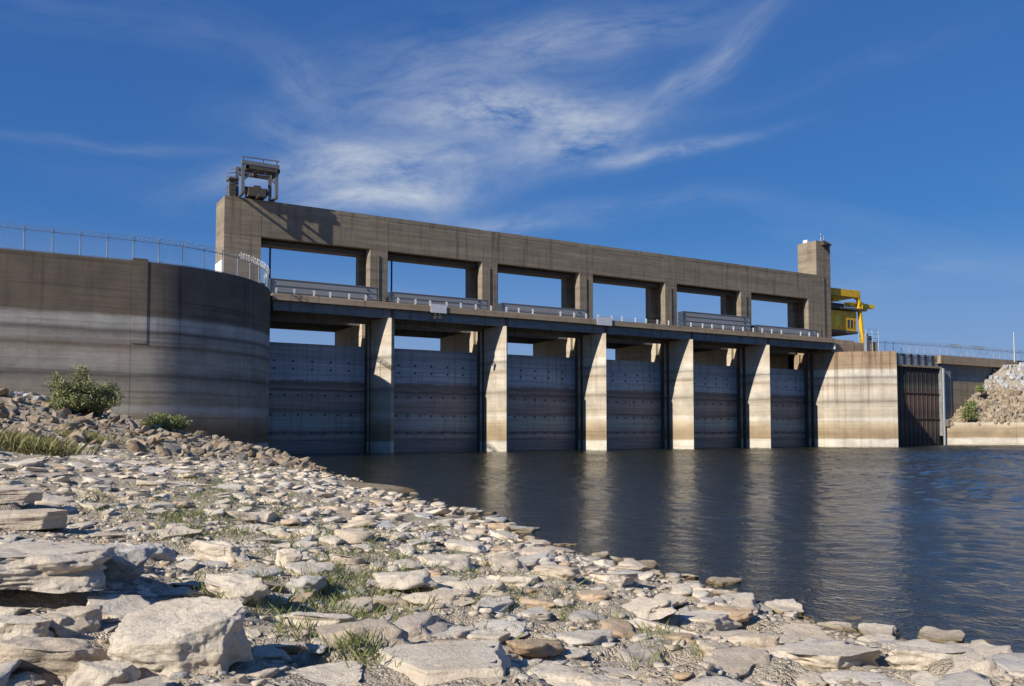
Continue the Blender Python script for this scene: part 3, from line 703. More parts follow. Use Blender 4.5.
# ---------------------------------------------------------------- hoist platform on the left tower
h = empty('hoist_platform', (-18, 8.2, 33.92)); tag(h, 'grey steel hoist frame with ladder platform on top of the left tower', 'hoist')
hx0, hx1, hy0, hy1 = -19.6, -15.2, 4.3, 7.6
for x in (hx0, hx1):
    for y in (hy0, hy1):
        MB().box(x - .2, x + .2, y - .2, y - .12, 34.24, 38.9).box(x - .2, x + .2, y + .12, y + .2, 34.24, 38.9).box(x - .06, x + .06, y - .12, y + .12, 34.24, 38.9).build('post', M['hoist'], h)
for y in (hy0 - .1, hy1 + .1): MB().box(hx0 - .2, hx1 + .3, y - .2, y + .2, 38.35, 38.9).build('top_beam', M['hoist'], h)
MB().box(hx0 + .4, hx1 + .35, hy0 - .4, hy0, 37.75, 38.2).box(hx0 + .4, hx1 + .35, hy1, hy1 + .4, 37.75, 38.2).box(hx0 + .4, hx0 + .7, hy0 - .4, hy1 + .4, 37.7, 38.25).box(hx1 + .05, hx1 + .35, hy0 - .4, hy1 + .4, 37.7, 38.25).box(-17.6, -17.3, hy0, hy1, 37.75, 38.2).box(hx0 + .4, hx1 + .35, hy0 + .6, hy1 - .9, 38.1, 38.2).build('roof_tray', M['rust'], h)
MB().bar((hx0 - .2, hy0 - .2, 39.4), (hx1 + .3, hy0 - .2, 39.5), .14).bar((hx0, hy0, 38.9), (hx0, hy0 - .2, 39.45), .1).bar((hx1, hy0, 38.9), (hx1, hy0 - .2, 39.5), .1).bar((-17, hy0, 38.9), (-17, hy0 - .2, 39.45), .08).build('handrail', M['hoist'], h)
for x, d in ((hx0, 1), (hx1, -1)): MB().bar((x + d * .2, hy0, 36.2), (x + d * 1.6, hy0, 37.6), .2).build('brace', M['hoist'], h)
for x in (hx0, (hx0 + hx1) / 2, hx1): MB().box(x - .15, x + .15, 4.0, 10, 33.925, 34.235).build('cantilever_beam', M['rust'], h)
mc = MB().box(-18.6, -16.2, 5.3, 7.2, 34.24, 35.5).box(-17.8, -16.9, 5.6, 6.8, 35.5, 35.9).build('winch_housing', M['rust'], h)
MB().tube([(-18.9, 6.3, 35.2), (-15.9, 6.3, 35.2)], .55, 14).build('winch_drum', M['rust'], mc)
lp = MB().box(-21.1, hx0 - .25, 5.2, 7.2, 36.3, 36.5).build('side_platform', M['rust'], h)
for y in (5.25, 7.15):
    MB().tube([(-21.05, y, 36.5), (-21.05, y, 37.6), (-19.7, y, 38.0)], .05).tube([(-21.05, y, 37.1), (-19.7, y, 37.3)], .035).build('platform_rail', M['hoist'], lp)
for x in (-20.9, -20.2): MB().box(x - .1, x + .1, 6.1, 6.3, 33.925, 36.3).build('platform_leg', M['steel'], lp)
for z in (34.4, 35.0, 35.6): MB().box(-20.95, -20.1, 6.0, 6.09, z, z + .3).build('ladder_rung', M['rust'], lp)
MB().box(-20.9, -19.95, 6.5, 7.6, 33.925, 35.8).build('control_cabinet', M['rust'], h)
h.scale = (1, 1, .9)

# ---------------------------------------------------------------- yellow gantry crane on the road right of the tower
c = empty('gantry_crane', (102, 11, 20.47)); tag(c, 'yellow gantry crane with machinery house on the road beside the right tower', 'crane')
MB().prism([(96.6, 1.9), (103.2, 1.9), (112.2, 11.5), (112.2, 17), (96.6, 17)], 20.103, 20.46).build('rail_track', M['deck'], c)
for x, y in ((97.4, 11.1), (97.4, 15.6), (106.9, 7.4), (106.9, 15.6)):
    lg = MB().bar((x + (.9 if x > 100 else 0), y, 21.0), (x - (.5 if x > 100 else 0), y, 31.8), .55, .7).build('leg', M['yellow'], c)
    MB().box(x - .7, x + 1.4, y - .4, y + .4, 20.47, 21.0).build('wheel_truck', M['rust'], lg)
hs_ = MB().box(97.2, 106.0, 7.5, 14.0, 23.6, 27.6).build('machinery_house', M['yellow'], c)
MB().box(97.1, 106.2, 7.4, 14.1, 23.1, 23.6).build('floor_beam', M['rust'], hs_)
MB().box(99.4, 100.7, 7.44, 7.5, 24.6, 26.6).build('door', M['yellow2'], hs_)
wn = MB().box(103.0, 104.9, 7.43, 7.5, 24.3, 25.9).build('window', M['glass'], hs_)
for x in (102.9, 103.9, 104.9): MB().box(x, x + .1, 7.39, 7.428, 24.2, 26.0).build('window_frame', M['yellow'], wn)
MB().box(97.3, 107.4, 6.9, 14.6, 27.9, 28.3).build('walkway', M['rust'], c)
MB().box(97.3, 106.6, 7.0, 7.8, 30.6, 32.0).build('top_beam', M['yellow'], c); MB().box(97.3, 106.6, 13.4, 14.2, 30.6, 32.0).build('top_beam', M['yellow'], c)
MB().box(105.6, 106.7, 7.81, 13.39, 30.7, 32.3).build('end_beam', M['yellow'], c)
MB().box(99.2, 103.4, 8.4, 12, 28.303, 29.3).build('hoist_drum_box', M['rust'], c)
MB().box(104.5, 112.6, 8.0, 9.2, 28.9, 29.7).bar((106.2, 8.6, 31.0), (110, 8.6, 29.6), .25).build('boom_arm', M['yellow2'], c)
MB().box(109.3, 110.4, 8.2, 9.0, 28.2, 28.9).build('sheave', M['yellow'], c)
MB().tube([(107.2, 6.95, 28.3), (107.2, 6.95, 29.3), (97.4, 6.95, 29.3), (97.4, 6.95, 28.3)], .06).build('handrail', M['yellow'], c)
# small hut and cabinet at the end of the parapet
u = empty('control_post', (101, .4, ABZ)); tag(u, 'small fenced control cabinet on the abutment right of the yellow crane', 'cabinet')
MB().box(98.7, 99.3, -.3, .3, ABZ + .003, 22.0).build('cabinet', M['steel'], u); MB().box(99.35, 100.3, -.35, -.25, 20.6, 21.6).build('panel', M['darksteel'], u)
for x in (98.5, 100.3, 102.2):
    MB().tube([(x, -.4, ABZ + .003), (x, -.4, 22.9)], .06).build('cage_post', M['steel'], u)
for z in (21.2, 22.0, 22.85): MB().tube([(98.5, -.4, z), (102.2, -.4, z)], .04).build('cage_rail', M['steel'], u)
MB().box(99.6, 102.0, -.2, .7, ABZ + .003, 20.5).build('base_block', M['deck'], u)

# ---------------------------------------------------------------- intake rack and right wing
rk = empty('intake_rack', (123, 11, -3)); tag(rk, 'dark rust-stained intake rack with grey louvres, in the recess right of the abutment', 'intake')
MB().box(111, 139.4, 11.6, 12.15, -4, 17.4).build('back_wall', M['rack'], rk)
for i in range(16):
    x = 114.6 + i * 1.55; MB().box(x, x + .14, 11.5, 11.598, -4, 17.4).build('rack_bar', M['rack'], rk)
for z in (5.8, 11.6): MB().box(113.02, 139.4, 11.4, 11.497, z, z + .2).build('cross_bar', M['rack'], rk)
MB().box(113.02, 139.5, 11.15, 12.1, 17.42, 17.85).build('ledge', M['deck'], rk)
for i in range(10):
    x = 113.4 + i * 2.6
    MB().box(x, x + .6, 11.2, 11.9, 17.853, 20.3).build('post', M['rack'], rk)
    lv = MB()
    lv.box(x + .62, x + 2.58, 11.42, 11.5, 17.853, 20.3)
    for j in range(5): lv.box(x + .62, x + 2.58, 11.36, 11.418, 17.9 + j * .48, 17.96 + j * .48)
    lv.build('louvre', M['grey'], rk)
MB().tube([(139.55, 10.4, -3), (139.55, 10.4, 17.4)], .3, 10).build('stand_pipe', M['steel'], rk)
rw = empty('road_wall', (150, 11, 8)); tag(rw, 'concrete road wall with overhanging parapet above the right riprap slope', 'wall')
for i in range(5):
    x = 138.6 + i * 14; MB().box(x, x + 13.97, 10.3, 12.15, 18.5, 20.4).build('parapet', M['deck'], rw)
MB().box(139.7, 160, 11.7, 12.18, 2, 18.49).build('panel', M['girder'], rw); MB().box(160.02, 200, 11.7, 12.18, 2, 18.49).build('panel', M['girder'], rw)
MB().box(139.7, 143.2, 10.9, 11.69, 2, 18.49).build('pier_stub', M['girder'], rw)
MB().box(143.22, 165, 11.2, 11.69, 2, 14.6).build('footing', M['frame'], rw)
low = empty('retaining_wall', (150, -2, 0)); tag(low, 'low banded concrete retaining wall at the waterline below the right riprap', 'wall')
LP0 = Vector((139.9, 10.0, 0)); LD = Vector((.66, -.751, 0)); LN = Vector((-.751, -.66, 0))
for i in range(6):
    a = LP0 + LD * (i * 14 + .02); b_ = LP0 + LD * ((i + 1) * 14 - .02); q_ = LN * -.9
    MB().prism([(a.x, a.y), (b_.x, b_.y), (b_.x + q_.x, b_.y + q_.y), (a.x + q_.x, a.y + q_.y)], -4, 5.0).build('wall_panel', M['pier'], low)
pole = MB().tube([(166.8, 9.4, 19.9), (166.8, 9.4, 27.3)], [.22, .14], 8).build('light_pole', M['steel']); tag(pole, 'slim grey pole standing by the road fence at the far right', 'pole')
# right riprap slope: from the low wall up to the road
n1_, n2_ = 60, 40; P = np.zeros((n1_, n2_, 3))
for i in range(n1_):
    s = i / (n1_ - 1) * 84
    for j in range(n2_):
        t = j / (n2_ - 1)
        a = LP0 + LD * s - LN * .5
        top = Vector((142 + s * 1.02, 11.2 - max(0, s - 20) * .55, 0)) if s < 20 else Vector((162.4 + (s - 20) * .72, 11.2 - (s - 20) * .55, 0))
        zt_ = min(19.2, 5.0 + max(0, s - .5) * .68)
        p = a.lerp(top, t); P[i, j] = (p.x, p.y, 4.9 + (zt_ - 4.9) * t ** 1.05)
P[..., 2] += (fbm(P[..., 0] * .7, P[..., 1] * .7, 77, 4) - .48) * .8
RIP = P
rs = grid_mesh('riprap_slope_ground', P[:, ::-1], M['berm']); rs['label'] = 'stony slope rising from the low wall to the road'

# ================================================================ rocks
def ico(sub):
    bm = bmesh.new(); bmesh.ops.create_icosphere(bm, subdivisions=sub, radius=1.0)
    V = np.array([v.co[:] for v in bm.verts]); Fc = np.array([[v.index for v in f.verts] for f in bm.faces]); bm.free(); return V, Fc
ICO = {k: ico(k) for k in (1, 2, 3, 4, 5, 6)}
def rock_shape(sub, seed, flat=.5, planes=11, rough=.10, top=.62, strata=0.0, chip=.5, boxy=0):
    """a worn broken stone: a ball cut by random planes, layered and pitted"""
    rg = random.Random(seed); V, Fc = ICO[sub]; V = V.copy()
    if boxy:
        nh = np.hypot(V[:, 0], V[:, 1]); V = V / ((nh ** boxy + np.abs(V[:, 2]) ** boxy) ** (1 / boxy))[:, None]
    ns = []
    for i in range(planes):
        a = 2 * math.pi * (i + rg.uniform(-.35, .35)) / planes; e = rg.uniform(-.45, .5) * (.35 if boxy else 1)
        ns.append((Vector((math.cos(a) * math.cos(e), math.sin(a) * math.cos(e), math.sin(e))), rg.uniform(.42, .9)))
    ns += [(Vector((rg.uniform(-.22, .22), rg.uniform(-.22, .22), 1)).normalized(), top), (Vector((rg.uniform(-.15, .15), rg.uniform(-.15, .15), -1)).normalized(), .6)]
    ns += [(Vector((rg.uniform(-1, 1), rg.uniform(-1, 1), rg.uniform(.5, 1.1))).normalized(), rg.uniform(.66, .85)) for _ in range(3)]
    for n, d in ns:
        nv = np.array(n[:]); k = V @ nv - d; k = np.maximum(k, 0); V = V - np.outer(k, nv)
    off = Vector((seed * 3.17, seed * 1.3, seed * 7.7)); out = np.zeros_like(V)
    for i, p in enumerate(V):
        v = Vector(p); L = v.length + 1e-6
        n = mnoise.noise(v * 1.5 + off) * rough * 1.6 + mnoise.noise(v * 3.1 + off) * rough * .9 + mnoise.fractal(v * 6.0 + off, 1.0, 2.0, 3) * rough * .35
        if strata:
            lay = mnoise.noise(Vector((v.x * .7, v.y * .7, v.z * 9)) + off) * strata * (1 - abs(v.z))
            n += lay
        if sub >= 4:
            n += mnoise.fractal(v * 12 + off, 1.0, 2.0, 3) * rough * .14
            cr = mnoise.noise(v * 2.3 + off * 1.7); n -= max(0, .10 - abs(cr)) * rough * chip * 3
        out[i] = np.array((v * (1 + n / L))[:])
    out[:, 2] *= flat / .62
    return out, Fc
def rock_mesh(name, V, Fc, mat):
    me = np_mesh(name, V, Fc); me.polygons.foreach_set('use_smooth', np.ones(len(Fc), bool)); me.materials.append(mat); return me
# hero stones in the near ground, shaped one by one: x, y of the foot in the photograph's view, size in metres, turn, ...
def seat(p, sink): return Vector((p.x, p.y, float(height(p.x, p.y)) - sink))
occupied = []     # (x, y, r) already taken
def hero(px, py, L, Wd, H, rot, seed, label, sub=5, flat=.62, top=.5, planes=10, rough=.13, strata=.025, sink=.25, tilt=(0, 0), mat='lime', lift=0.0, name='boulder', cat='boulder', chip=.5, boxy=0):
    if mat == 'lime': mat = 'lime_grey' if 'grey' in label else 'lime_tan' if ('tan' in label or 'brown' in label) else 'lime_pale'
    p = at(px, py); V, Fc = rock_shape(sub, seed, .62, planes, rough, top, strata, chip, boxy)
    V = V * np.array([L / 2, Wd / 2, H / (V[:, 2].max() - V[:, 2].min())]); V[:, 2] -= V[:, 2].min()
    Rm = np.array((Matrix.Rotation(rot, 3, 'Z') @ Matrix.Rotation(tilt[0], 3, 'X') @ Matrix.Rotation(tilt[1], 3, 'Y')))
    V = V @ Rm.T
    # step back so that the seen foot of the stone lies on the pixel's ground point
    d = Vector((p.x - CAM[0], p.y - CAM[1], 0)).normalized(); c_ = p + d * (Wd * .38)
    o = link(name, rock_mesh(name, V, Fc, M[mat])); o.location = (c_.x, c_.y, float(height(c_.x, c_.y)) - sink * H + lift)
    tag(o, label, cat, 'single boulders in the near ground'); occupied.append((c_.x, c_.y, max(L, Wd) * .42)); return o
DG = math.degrees(YAW)
hero(196, 676, 1.50, 1.30, .56, -.62, 3, 'big pale flat-topped boulder lowest in the picture, left of the grass', top=.52, rough=.10, strata=.01, sink=.02, planes=8, tilt=(.16, -.06), chip=.8, boxy=2.6, sub=6)
hero(22, 616, 2.2, 2.3, .40, -.50, 12, 'large thick ledge slab with overhanging broken front at the left edge', top=.36, planes=7, rough=.11, strata=.025, sink=.0, lift=.04, name='ledge_slab', cat='slab', chip=1.0, boxy=7, sub=6)
hero(22, 532, 2.0, 1.6, .34, -.42, 23, 'lower tan ledge slab lying behind the thick slab', top=.40, planes=9, rough=.04, strata=.04, sink=.05, lift=.05, name='ledge_slab', cat='slab', boxy=7, sub=6)
hero(4, 508, 1.9, 1.5, .30, -.35, 29, 'upper tan ledge slab stacked at the left edge', top=.42, planes=9, rough=.04, strata=.04, sink=-.25, name='ledge_slab', cat='slab', boxy=7, sub=6)
hero(112, 580, .92, .60, .46, -.25, 31, 'grey rounded boulder leaning right of the thick ledge slab', top=.6, sink=.2, tilt=(.15, .1))
hero(236, 606, .95, .55, .36, -.75, 37, 'cream wedge-shaped boulder behind the big flat boulder', top=.5, sink=.15, tilt=(.12, .0))
hero(303, 596, .85, .5, .30, -.6, 41, 'grey oval boulder with a dark base among green grass', top=.62, sink=.15)
hero(222, 566, 1.25, .5, .36, -.85, 43, 'long cream boulder slanting above the wedge-shaped boulder', top=.5, sink=.2, tilt=(.05, .08))
hero(288, 566, .62, .45, .32, -.4, 47, 'blocky pale stone at the end of the long cream boulder', top=.55, sink=.2)
hero(152, 560, .72, .5, .30, -.3, 53, 'round-backed tan stone above the grey leaning boulder', top=.6, sink=.25)
hero(318, 632, .85, .38, .16, -.65, 59, 'thin flat stone lying right of the big flat boulder', top=.4, sink=.1, name='flat_stone', cat='stone')
hero(62, 640, .72, .5, .28, -.3, 61, 'small cracked tan stone under the ledge overhang', top=.5, sink=.25, name='stone', cat='stone')
hero(55, 684, 1.0, .62, .34, -.3, 67, 'tan slab stone in the bottom corner left of the big boulder', top=.45, sink=.2, name='stone', cat='stone')
hero(110, 690, .8, .5, .22, -.4, 71, 'low pale stone cut by the bottom edge beside the big boulder', top=.45, sink=.2, name='stone', cat='stone')
hero(400, 664, .45, .32, .16, -.5, 73, 'small dark-based stone on bare rock right of the grass', top=.55, sink=.15, name='stone', cat='stone')
hero(20, 656, .9, .55, .30, -.2, 79, 'shaded stone under the thick ledge slab', top=.5, sink=.25, name='stone', cat='stone')
hero(448, 684, 2.0, 1.3, .26, -.55, 83, 'broad bare rock shelf at the bottom middle', top=.34, rough=.05, strata=.05, sink=.45, name='rock_shelf', cat='rock', boxy=5)
hero(330, 690, 1.3, .9, .24, -.5, 84, 'shaded bare rock shelf between the big boulder and the bottom middle', top=.34, rough=.05, strata=.05, sink=.45, name='rock_shelf', cat='rock', boxy=5)
hero(830, 672, 1.7, 1.1, .24, -.5, 89, 'smooth pale slab by the water near the bottom right corner', top=.4, rough=.11, sink=.3, name='shore_slab', cat='slab', boxy=4)
hero(930, 676, 1.5, .9, .26, -.45, 97, 'wide cream slab at the bottom right corner', top=.4, rough=.11, sink=.3, name='shore_slab', cat='slab', boxy=4)
hero(690, 622, 1.7, 1.0, .26, -.5, 101, 'broad pale slab near the waterline, right of centre', top=.4, rough=.11, sink=.3, name='shore_slab', cat='slab', boxy=4)
hero(610, 520 + 62, 1.3, .8, .22, -.5, 103, 'flat pale slab set back from the water right of centre', top=.4, rough=.11, sink=.3, name='shore_slab', cat='slab', boxy=4)
hero(985, 604, .55, .38, .2, -.4, 107, 'lone brown stone standing at the water edge far right', top=.6, sink=.35, name='stone', cat='stone')
hero(530, 548, .9, .5, .14, -.6, 109, 'flat stone just out in the water beyond the middle of the shore', top=.45, sink=.3, name='flat_stone', cat='stone')
hero(565, 546, 1.1, .45, .12, -.6, 113, 'thin flat stone in the water right of its neighbour', top=.4, sink=.2, name='flat_stone', cat='stone')
spit = at(352, 487)

# scattered stones: sizes and kinds by place, largest first, kept from overlapping too much
cell = {}
def free(x, y, r, tight):
    cx, cy = int(x // 1.2), int(y // 1.2)
    for i in range(cx - 2, cx + 3):
        for j in range(cy - 2, cy + 3):
            for (a, b, q) in cell.get((i, j), ()):
                if (a - x) ** 2 + (b - y) ** 2 < ((q + r) * tight) ** 2: return False
    return True
def take(x, y, r): cell.setdefault((int(x // 1.2), int(y // 1.2)), []).append((x, y, r))
for o_ in occupied: take(*o_)
def visible_land(n, rmin, rmax, amin=-36, amax=36, power=1.0):
    t = RNG.random(n); r_ = (rmin ** power + (rmax ** power - rmin ** power) * t) ** (1 / power)
    a_ = np.radians(RNG.uniform(amin, amax, n)) + YAW
    return CAM[0] + np.sin(a_) * r_, CAM[1] + np.cos(a_) * r_
ROCKS = []    # x, y, half length, half width, half height, turn, zone, depth
def scatter(n, rmin, rmax, s0, s1, expo, tight, flat, zone, dmin, dmax, power=1.3, ymin=-1e9, ymax=1e9, amin=-37, amax=37, clump=0, plate=0.0):
    X, Y = visible_land(n, rmin, rmax, amin, amax, power); D = shore_d(X, Y)
    S = np.sort(s0 * (s1 / s0) ** (RNG.random(n) ** expo))[::-1]
    PM = fbm(X * .25 + 9, Y * .25, 71, 2); keepq = RNG.random(n)
    if clump: C = fbm(X * .5, Y * .5, 91, 3)
    for i in range(n):
        x, y, s = X[i], Y[i], S[i]
        if not (dmin < D[i] < dmax) or not (ymin < y < ymax): continue
        if clump and C[i] < clump: continue
        if plate and PM[i] > .44 and keepq[i] < plate: continue
        if (x - CC[0]) ** 2 + (y - CC[1]) ** 2 < 17.9 ** 2 or (y > -14.7 and x < -33): continue
        if ((x + 28.9) / 1.7) ** 2 + ((y + 66) / 5.0) ** 2 < 1.1: continue
        if math.hypot(x - CAM[0], y - CAM[1]) < 2.6: continue
        if not free(x, y, s, tight): continue
        take(x, y, s); el = RNG.uniform(.55, .95)
        ROCKS.append((x, y, s, s * el, s * el * flat * RNG.uniform(.7, 1.3), RNG.uniform(0, 6.28), zone, depth_of(x, y)))
# berm of broken riprap under the wing wall, then the shore band, the ledgy middle ground and the small stuff
scatter(11000, 40, 112, .16, .80, 2.5, .56, .5, 'berm', .3, 34, 1.2, ymin=-52)
scatter(7500, 5, 40, .09, .60, 2.1, .60, .31, 'shore', -.9, 7.8, 1.1, plate=.25)
scatter(4200, 36, 75, .16, .7, 1.9, .62, .28, 'shore', -.7, 8, 1.1, ymax=-45)
scatter(5200, 4, 30, .08, .50, 2.0, .66, .29, 'middle', 6, 30, 1.1, plate=.25)
scatter(5200, 26, 72, .16, .85, 1.8, .64, .22, 'middle', 6, 34, 1.1, ymax=-44)
scatter(26000, 3, 24, .018, .11, 1.6, .72, .5, 'middle', .2, 22, 1.0, clump=.26)
scatter(3600, 18, 60, .09, .2, 1.2, .85, .45, 'middle', -.3, 30, 1.1, clump=.34)
PROTO = {}
for zone, (flat, pl_, top, rgh, str_) in {'berm': (.62, 5, .6, .13, .03), 'shore': (.62, 7, .50, .15, .025), 'middle': (.62, 6, .42, .13, .035)}.items():
    for sub in (1, 2, 3, 4):
        PROTO[zone, sub] = []
        for s in range(9):
            V, Fc = rock_shape(sub, 200 + s * 13 + len(zone), .62, pl_, rgh, top, str_, .5, (0, 0, 3)[s % 3] if zone != 'berm' else (0, 4)[s % 2])
            hz = max(V[:, 2].max(), -V[:, 2].min()); PROTO[zone, sub].append((V / np.array([1, 1, hz]), Fc))
ZM = {'berm': 'berm', 'shore': 'lime', 'middle': 'lime'}
SINK = {'berm': .25, 'shore': .36, 'middle': .41}
def frame_xy(x, y, z):
    d = Vector((x, y, z)) - Vector(CAM); cp, sp = math.cos(PITCH), math.sin(PITCH)
    f = Vector((math.sin(YAW) * cp, math.cos(YAW) * cp, sp)); r = Vector((math.cos(YAW), -math.sin(YAW), 0)); u_ = r.cross(f)
    return 512 + LENS_PX * d.dot(r) / d.dot(f), 343 + SHIFT * 1024 - LENS_PX * d.dot(u_) / d.dot(f)
info = []
HZ = height(np.array([r[0] for r in ROCKS]), np.array([r[1] for r in ROCKS]))
for i, r in enumerate(ROCKS):
    px, py = frame_xy(r[0], r[1], HZ[i]); size = r[2] * LENS_PX / max(r[7], 1)
    info.append((size if (-10 < px < 1034 and py < 700 and HZ[i] > -.15) else 0, px, py))
order = sorted(range(len(ROCKS)), key=lambda i: -info[i][0])
single = set(order[:300]); MESHES = {}
COLS = [(330, 'below the first gate'), (440, 'below the first pier'), (545, 'below the second pier'), (640, 'below the third pier'), (725, 'below the fourth pier'), (810, 'below the fifth pier'), (910, 'below the broad abutment'), (9999, 'below the intake rack')]
ORD = ['leftmost', 'second from left', 'third from left', 'fourth from left', 'fifth from left', 'sixth from left', 'seventh from left', 'eighth from left', 'ninth from left', 'tenth from left', 'eleventh from left', 'twelfth from left']
def words(px, py, zone, size, el):
    big = 'large' if size > 34 else 'middling' if size > 20 else 'small'
    shp = 'long' if el < .68 else 'rounded' if el > .82 else 'oval'
    if zone == 'berm': return f'{big} {shp} tan rocks in the heap under the wing wall'
    col = next(n for x, n in COLS if px < x) if px > 270 else 'below the large bush' if px < 130 else 'below the curved wall'
    row = 'at the bottom edge' if py > 640 else 'in the near stones' if py > 580 else 'in the middle stones' if py > 520 else 'in the far stones'
    return f'{big} {shp} limestone rocks {row} {col}'
groups = {}
for i in order[:300]: groups.setdefault(words(info[i][1], info[i][2], ROCKS[i][6], info[i][0], ROCKS[i][3] / ROCKS[i][2]), []).append(i)
LAB = {}
for g_, ids in groups.items():
    ids.sort(key=lambda i: info[i][1]); one = g_.replace('rocks', 'rock')
    for k, i in enumerate(ids):
        if len(ids) == 1: LAB[i] = (one, g_)
        elif k == len(ids) - 1: LAB[i] = ('rightmost ' + one, g_)
        elif k < len(ORD): LAB[i] = (ORD[k] + ' ' + one, g_)
        else: LAB[i] = (f'{k + 1}th from left ' + one, g_)
for i in order[:300]:
    x, y, a, b_, c_, rot, zone, dep = ROCKS[i]; size = info[i][0]
    sub = 4 if size > 26 else 3; k = i % 9
    if (zone, sub, k) not in MESHES: MESHES[zone, sub, k] = rock_mesh('limestone_rock', *PROTO[zone, sub][k], M[ZM[zone]])
    o = link('limestone_rock', MESHES[zone, sub, k]); o.location = (x, y, HZ[i] + c_ * (1 - SINK[zone] * 2)); o.scale = (a, b_, c_)
    o.rotation_euler = (RNG.normal(0, .10), RNG.normal(0, .10), rot)
    tag(o, LAB[i][0], 'rock', LAB[i][1])
bags = {}
for i in order[300:]:
    x, y, a, b_, c_, rot, zone, dep = ROCKS[i]; px_size = a * LENS_PX / max(dep, 1)
    sub = 3 if px_size > 13 else 2 if px_size > 5 else 1
    V, Fc = PROTO[zone, sub][i % 9]
    cr, sr = math.cos(rot), math.sin(rot); tx, ty = RNG.normal(0, .12 if zone != 'berm' else .35, 2)
    W = V * np.array([a, b_, c_]); W = np.stack([W[:, 0] * cr - W[:, 1] * sr, W[:, 0] * sr + W[:, 1] * cr, W[:, 2] + W[:, 0] * tx + W[:, 1] * ty], -1)
    W += np.array([x, y, HZ[i] + c_ * (1 - SINK[zone] * 2)]); bags.setdefault(zone, []).append((W, Fc, RNG.random()))
def bag_object(name, items, mat, label):
    nv = 0; Vs = []; Fs = []; Ts = []
    for V, Fc, t in items: Vs.append(V); Fs.append(Fc + nv); Ts.append(np.full(len(V), t)); nv += len(V)
    me = np_mesh(name, np.concatenate(Vs), np.concatenate(Fs)); me.polygons.foreach_set('use_smooth', np.full(len(me.polygons), 'riprap' not in name))
    at_ = me.attributes.new('tint', 'FLOAT', 'POINT'); at_.data.foreach_set('value', np.concatenate(Ts).astype(np.float32))
    o = link(name, me, mat); return tag(o, label, None, None, 'stuff')
bag_object('riprap_rubble', bags['berm'], M['berm'], 'heap of tan broken stone below the wing wall')
bag_object('shore_rubble', bags['shore'], M['lime'], 'pale flat stones lying thick along the waterline')
bag_object('ledge_rubble', bags['middle'], M['lime'], 'small limestone pieces strewn between the ledges')
# grey-white stones at the top left, and the far riprap on the right bank
items = []
for i in range(420):
    x = RNG.uniform(-64, -37.5); y = RNG.uniform(-30, -14.8); s = RNG.uniform(.22, .5)
    if height(x, y) < 5.6 + (x + 46) * -.05: continue
    V, Fc = PROTO['berm', 2][i % 9]; items.append((V * s * np.array([1, .8, .7]) + np.array([x, y, float(height(x, y)) + s * .3]), Fc, RNG.random()))
bag_object('grey_riprap', items, M['greyrock'], 'grey white stones piled against the wing wall at the far left')
far = []; farg = []
for i in range(5200):
    u_, v_ = RNG.random() * (n1_ - 1.01), RNG.random() * (n2_ - 1.01); p = RIP[int(u_), int(v_)] + RNG.normal(0, .25, 3) * np.array([1, 1, .2])
    s = .16 * (7.5 ** (RNG.random() ** 2.2)); V, Fc = PROTO['berm', 2][i % 9]
    gr_ = p[2] + RNG.normal(0, .8) + (p[0] - 160) * .22 > 13.2 + 3 * (p[0] < 150)
    (farg if gr_ else far).append((V * s * np.array([1, .8, .75]) + p, Fc, RNG.random()))
bag_object('bank_riprap', far, M['berm'], 'tan broken stone on the slope above the low right wall')
bag_object('bank_white_riprap', farg, M['greyrock'], 'grey white stones at the top of the right slope')

# ================================================================ plants
def leaf_cloud(n, centre, rx, ry, rz, ls, seed, low=.0, hollow=.35):
    rg = np.random.default_rng(seed)
    nb = 70; B = rg.normal(0, 1, (nb, 3)); B /= np.linalg.norm(B, axis=1)[:, None]; B[:, 2] = np.abs(B[:, 2]) * 1.0 + low
    B *= rg.uniform(.4, 1.12, nb)[:, None]
    k = rg.integers(0, nb, n); P = B[k] * rg.uniform(hollow, 1.0, n)[:, None] ** .6 + rg.normal(0, .065, (n, 3))
    P = P * np.array([rx, ry, rz]) + np.array(centre)
    d = rg.normal(0, 1, (n, 3)) + np.array([0, 0, .5]); d /= np.linalg.norm(d, axis=1)[:, None]
    s = np.cross(d, rg.normal(0, 1, (n, 3))); s /= np.linalg.norm(s, axis=1)[:, None]
    L = ls * rg.uniform(.6, 1.4, n)[:, None]; W = L * .22
    V = np.stack([P - s * W, P + d * L * .5 - s * W * .9, P + d * L, P + d * L * .5 + s * W * 1.1], 1).reshape(-1, 3)
    return V, np.arange(4 * n).reshape(n, 4), B
def bush(px, py, w_px, h_px, n, ls, label, seed, mat='leaf', p=None, flatk=1.0):
    p = p or at(px, py); dep = depth_of(p.x, p.y); rx = w_px * dep / LENS_PX / 2; hh = h_px * dep / LENS_PX
    o = empty('bush', tuple(p)); tag(o, label, 'bush')
    V, Fc, B = leaf_cloud(n, (p.x, p.y, p.z + hh * .08), rx * 1.02, rx * .85, hh * .88, ls, seed)
    me = np_mesh('foliage', V, Fc); link('foliage', me, M[mat], o)
    for i, b in enumerate(B[:14]):
        q = Vector((p.x + b[0] * rx * .85, p.y + b[1] * rx * .7, p.z + hh * .15 + b[2] * hh * .75)); mid = p.lerp(q, .5) + Vector((0, 0, -hh * .08))
        MB().tube([p + Vector((b[0] * .1, b[1] * .1, -.15)), mid, q], [.07, .045, .015], 5).build('stem', M['bark'], o)
    return o
bush(82, 413, 80, 44, 15000, .26, 'large grey green bush on the stones below the wing wall', 5)
bush(166, 430, 54, 19, 4200, .22, 'low spreading green bush at the foot of the curved wall', 6, 'leaf2')
bush(0, 0, 20, 18, 1500, .45, 'green bush on the right bank just above the low wall', 8, 'leaf2', Vector((143.6, 7.0, 5.6)))
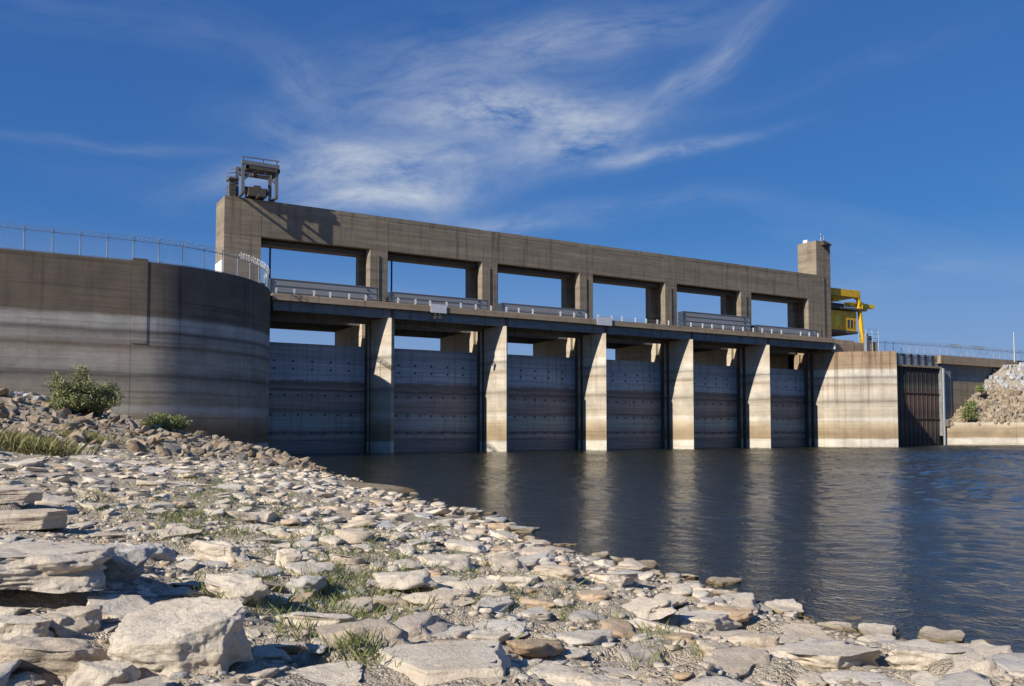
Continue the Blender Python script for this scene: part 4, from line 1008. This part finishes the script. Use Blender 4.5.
bush(0, 0, 13, 8, 700, .4, 'small green bush higher on the right bank', 9, 'leaf2', Vector((150.5, 8.2, 12.2)))
bush(0, 0, 16, 6, 500, .4, 'smallest green bush halfway up the right bank', 10, 'leaf2', Vector((146.2, 8.0, 8.8)))
def blades(pts, n, h0, h1, spread, seed, wd=.012):
    rg = np.random.default_rng(seed); Vs = []
    for (x, y, z, k) in pts:
        m = max(3, int(n * k)); a = rg.uniform(0, 6.283, m); r = rg.uniform(0, 1, m) ** .7 * spread * (.6 + .7 * k)
        bx = x + np.cos(a) * r; by = y + np.sin(a) * r; hh = rg.uniform(h0, h1, m) * (.6 + .5 * k)
        ln = rg.normal(0, .35, (m, 2)) * hh[:, None] + np.stack([np.cos(a), np.sin(a)], 1) * hh[:, None] * .25
        t = rg.uniform(0, 6.283, m); wx = np.cos(t) * wd; wy = np.sin(t) * wd; bz = height(bx, by) - .02
        Vs.append(np.stack([np.stack([bx - wx, by - wy, bz], 1), np.stack([bx + wx, by + wy, bz], 1),
                            np.stack([bx + ln[:, 0] * .45 + wx * .7, by + ln[:, 1] * .45 + wy * .7, bz + hh * .62], 1), np.stack([bx + ln[:, 0], by + ln[:, 1], bz + hh], 1)], 1).reshape(-1, 3))
    V = np.concatenate(Vs); return V, np.arange(len(V)).reshape(-1, 4)
PATCH = [(345, 600, 70, 42, 140), (250, 590, 40, 18, 50), (220, 492, 45, 22, 130), (190, 520, 60, 24, 110), (330, 560, 70, 22, 60), (430, 580, 60, 24, 34), (270, 470, 60, 14, 55), (110, 500, 40, 12, 26), (560, 605, 60, 22, 22),
         (360, 650, 26, 20, 30), (480, 600, 50, 24, 22), (400, 540, 70, 24, 40), (180, 455, 60, 10, 30), (620, 650, 70, 24, 14), (300, 520, 60, 20, 40)]
pts = []; gq = np.random.default_rng(5)
for (cx_, cy_, sx, sy, n) in PATCH:
    for _ in range(n):
        p = at(gq.normal(cx_, sx * .6), min(684, gq.normal(cy_, sy * .6)))
        if float(shore_d(p.x, p.y)) > 1.2: pts.append((p.x, p.y, p.z, gq.uniform(.3, 1)))
V, Fc = blades(pts, 30, .04, .19, .20, 3, .0035)
gobj = link('grass', np_mesh('grass', V, Fc), M['grass']); tag(gobj, 'thin green grass growing between the stones', None, None, 'stuff')
def weed(px, py, w_, n, h0, h1, label, seed):
    p = at(px, py); dep = depth_of(p.x, p.y); q = np.random.default_rng(seed); s = w_ * dep / LENS_PX / 2
    pt = [(p.x + q.normal(0, s * .5), p.y + q.normal(0, s * .5), 0, q.uniform(.5, 1)) for _ in range(n)]
    V, Fc = blades(pt, 90, h0, h1, .8, seed + 1, .008)
    return tag(link('weed_clump', np_mesh('weed_clump', V, Fc), M['drygrass']), label, 'weeds', 'weeds at the foot of the riprap')
weed(22, 452, 62, 44, .15, 1.0, 'tall yellow green weed clump at the left edge before the riprap', 3)
weed(82, 440, 40, 22, .12, .6, 'thinner yellow green weeds among tan stones below the large bush', 4)
rebase()
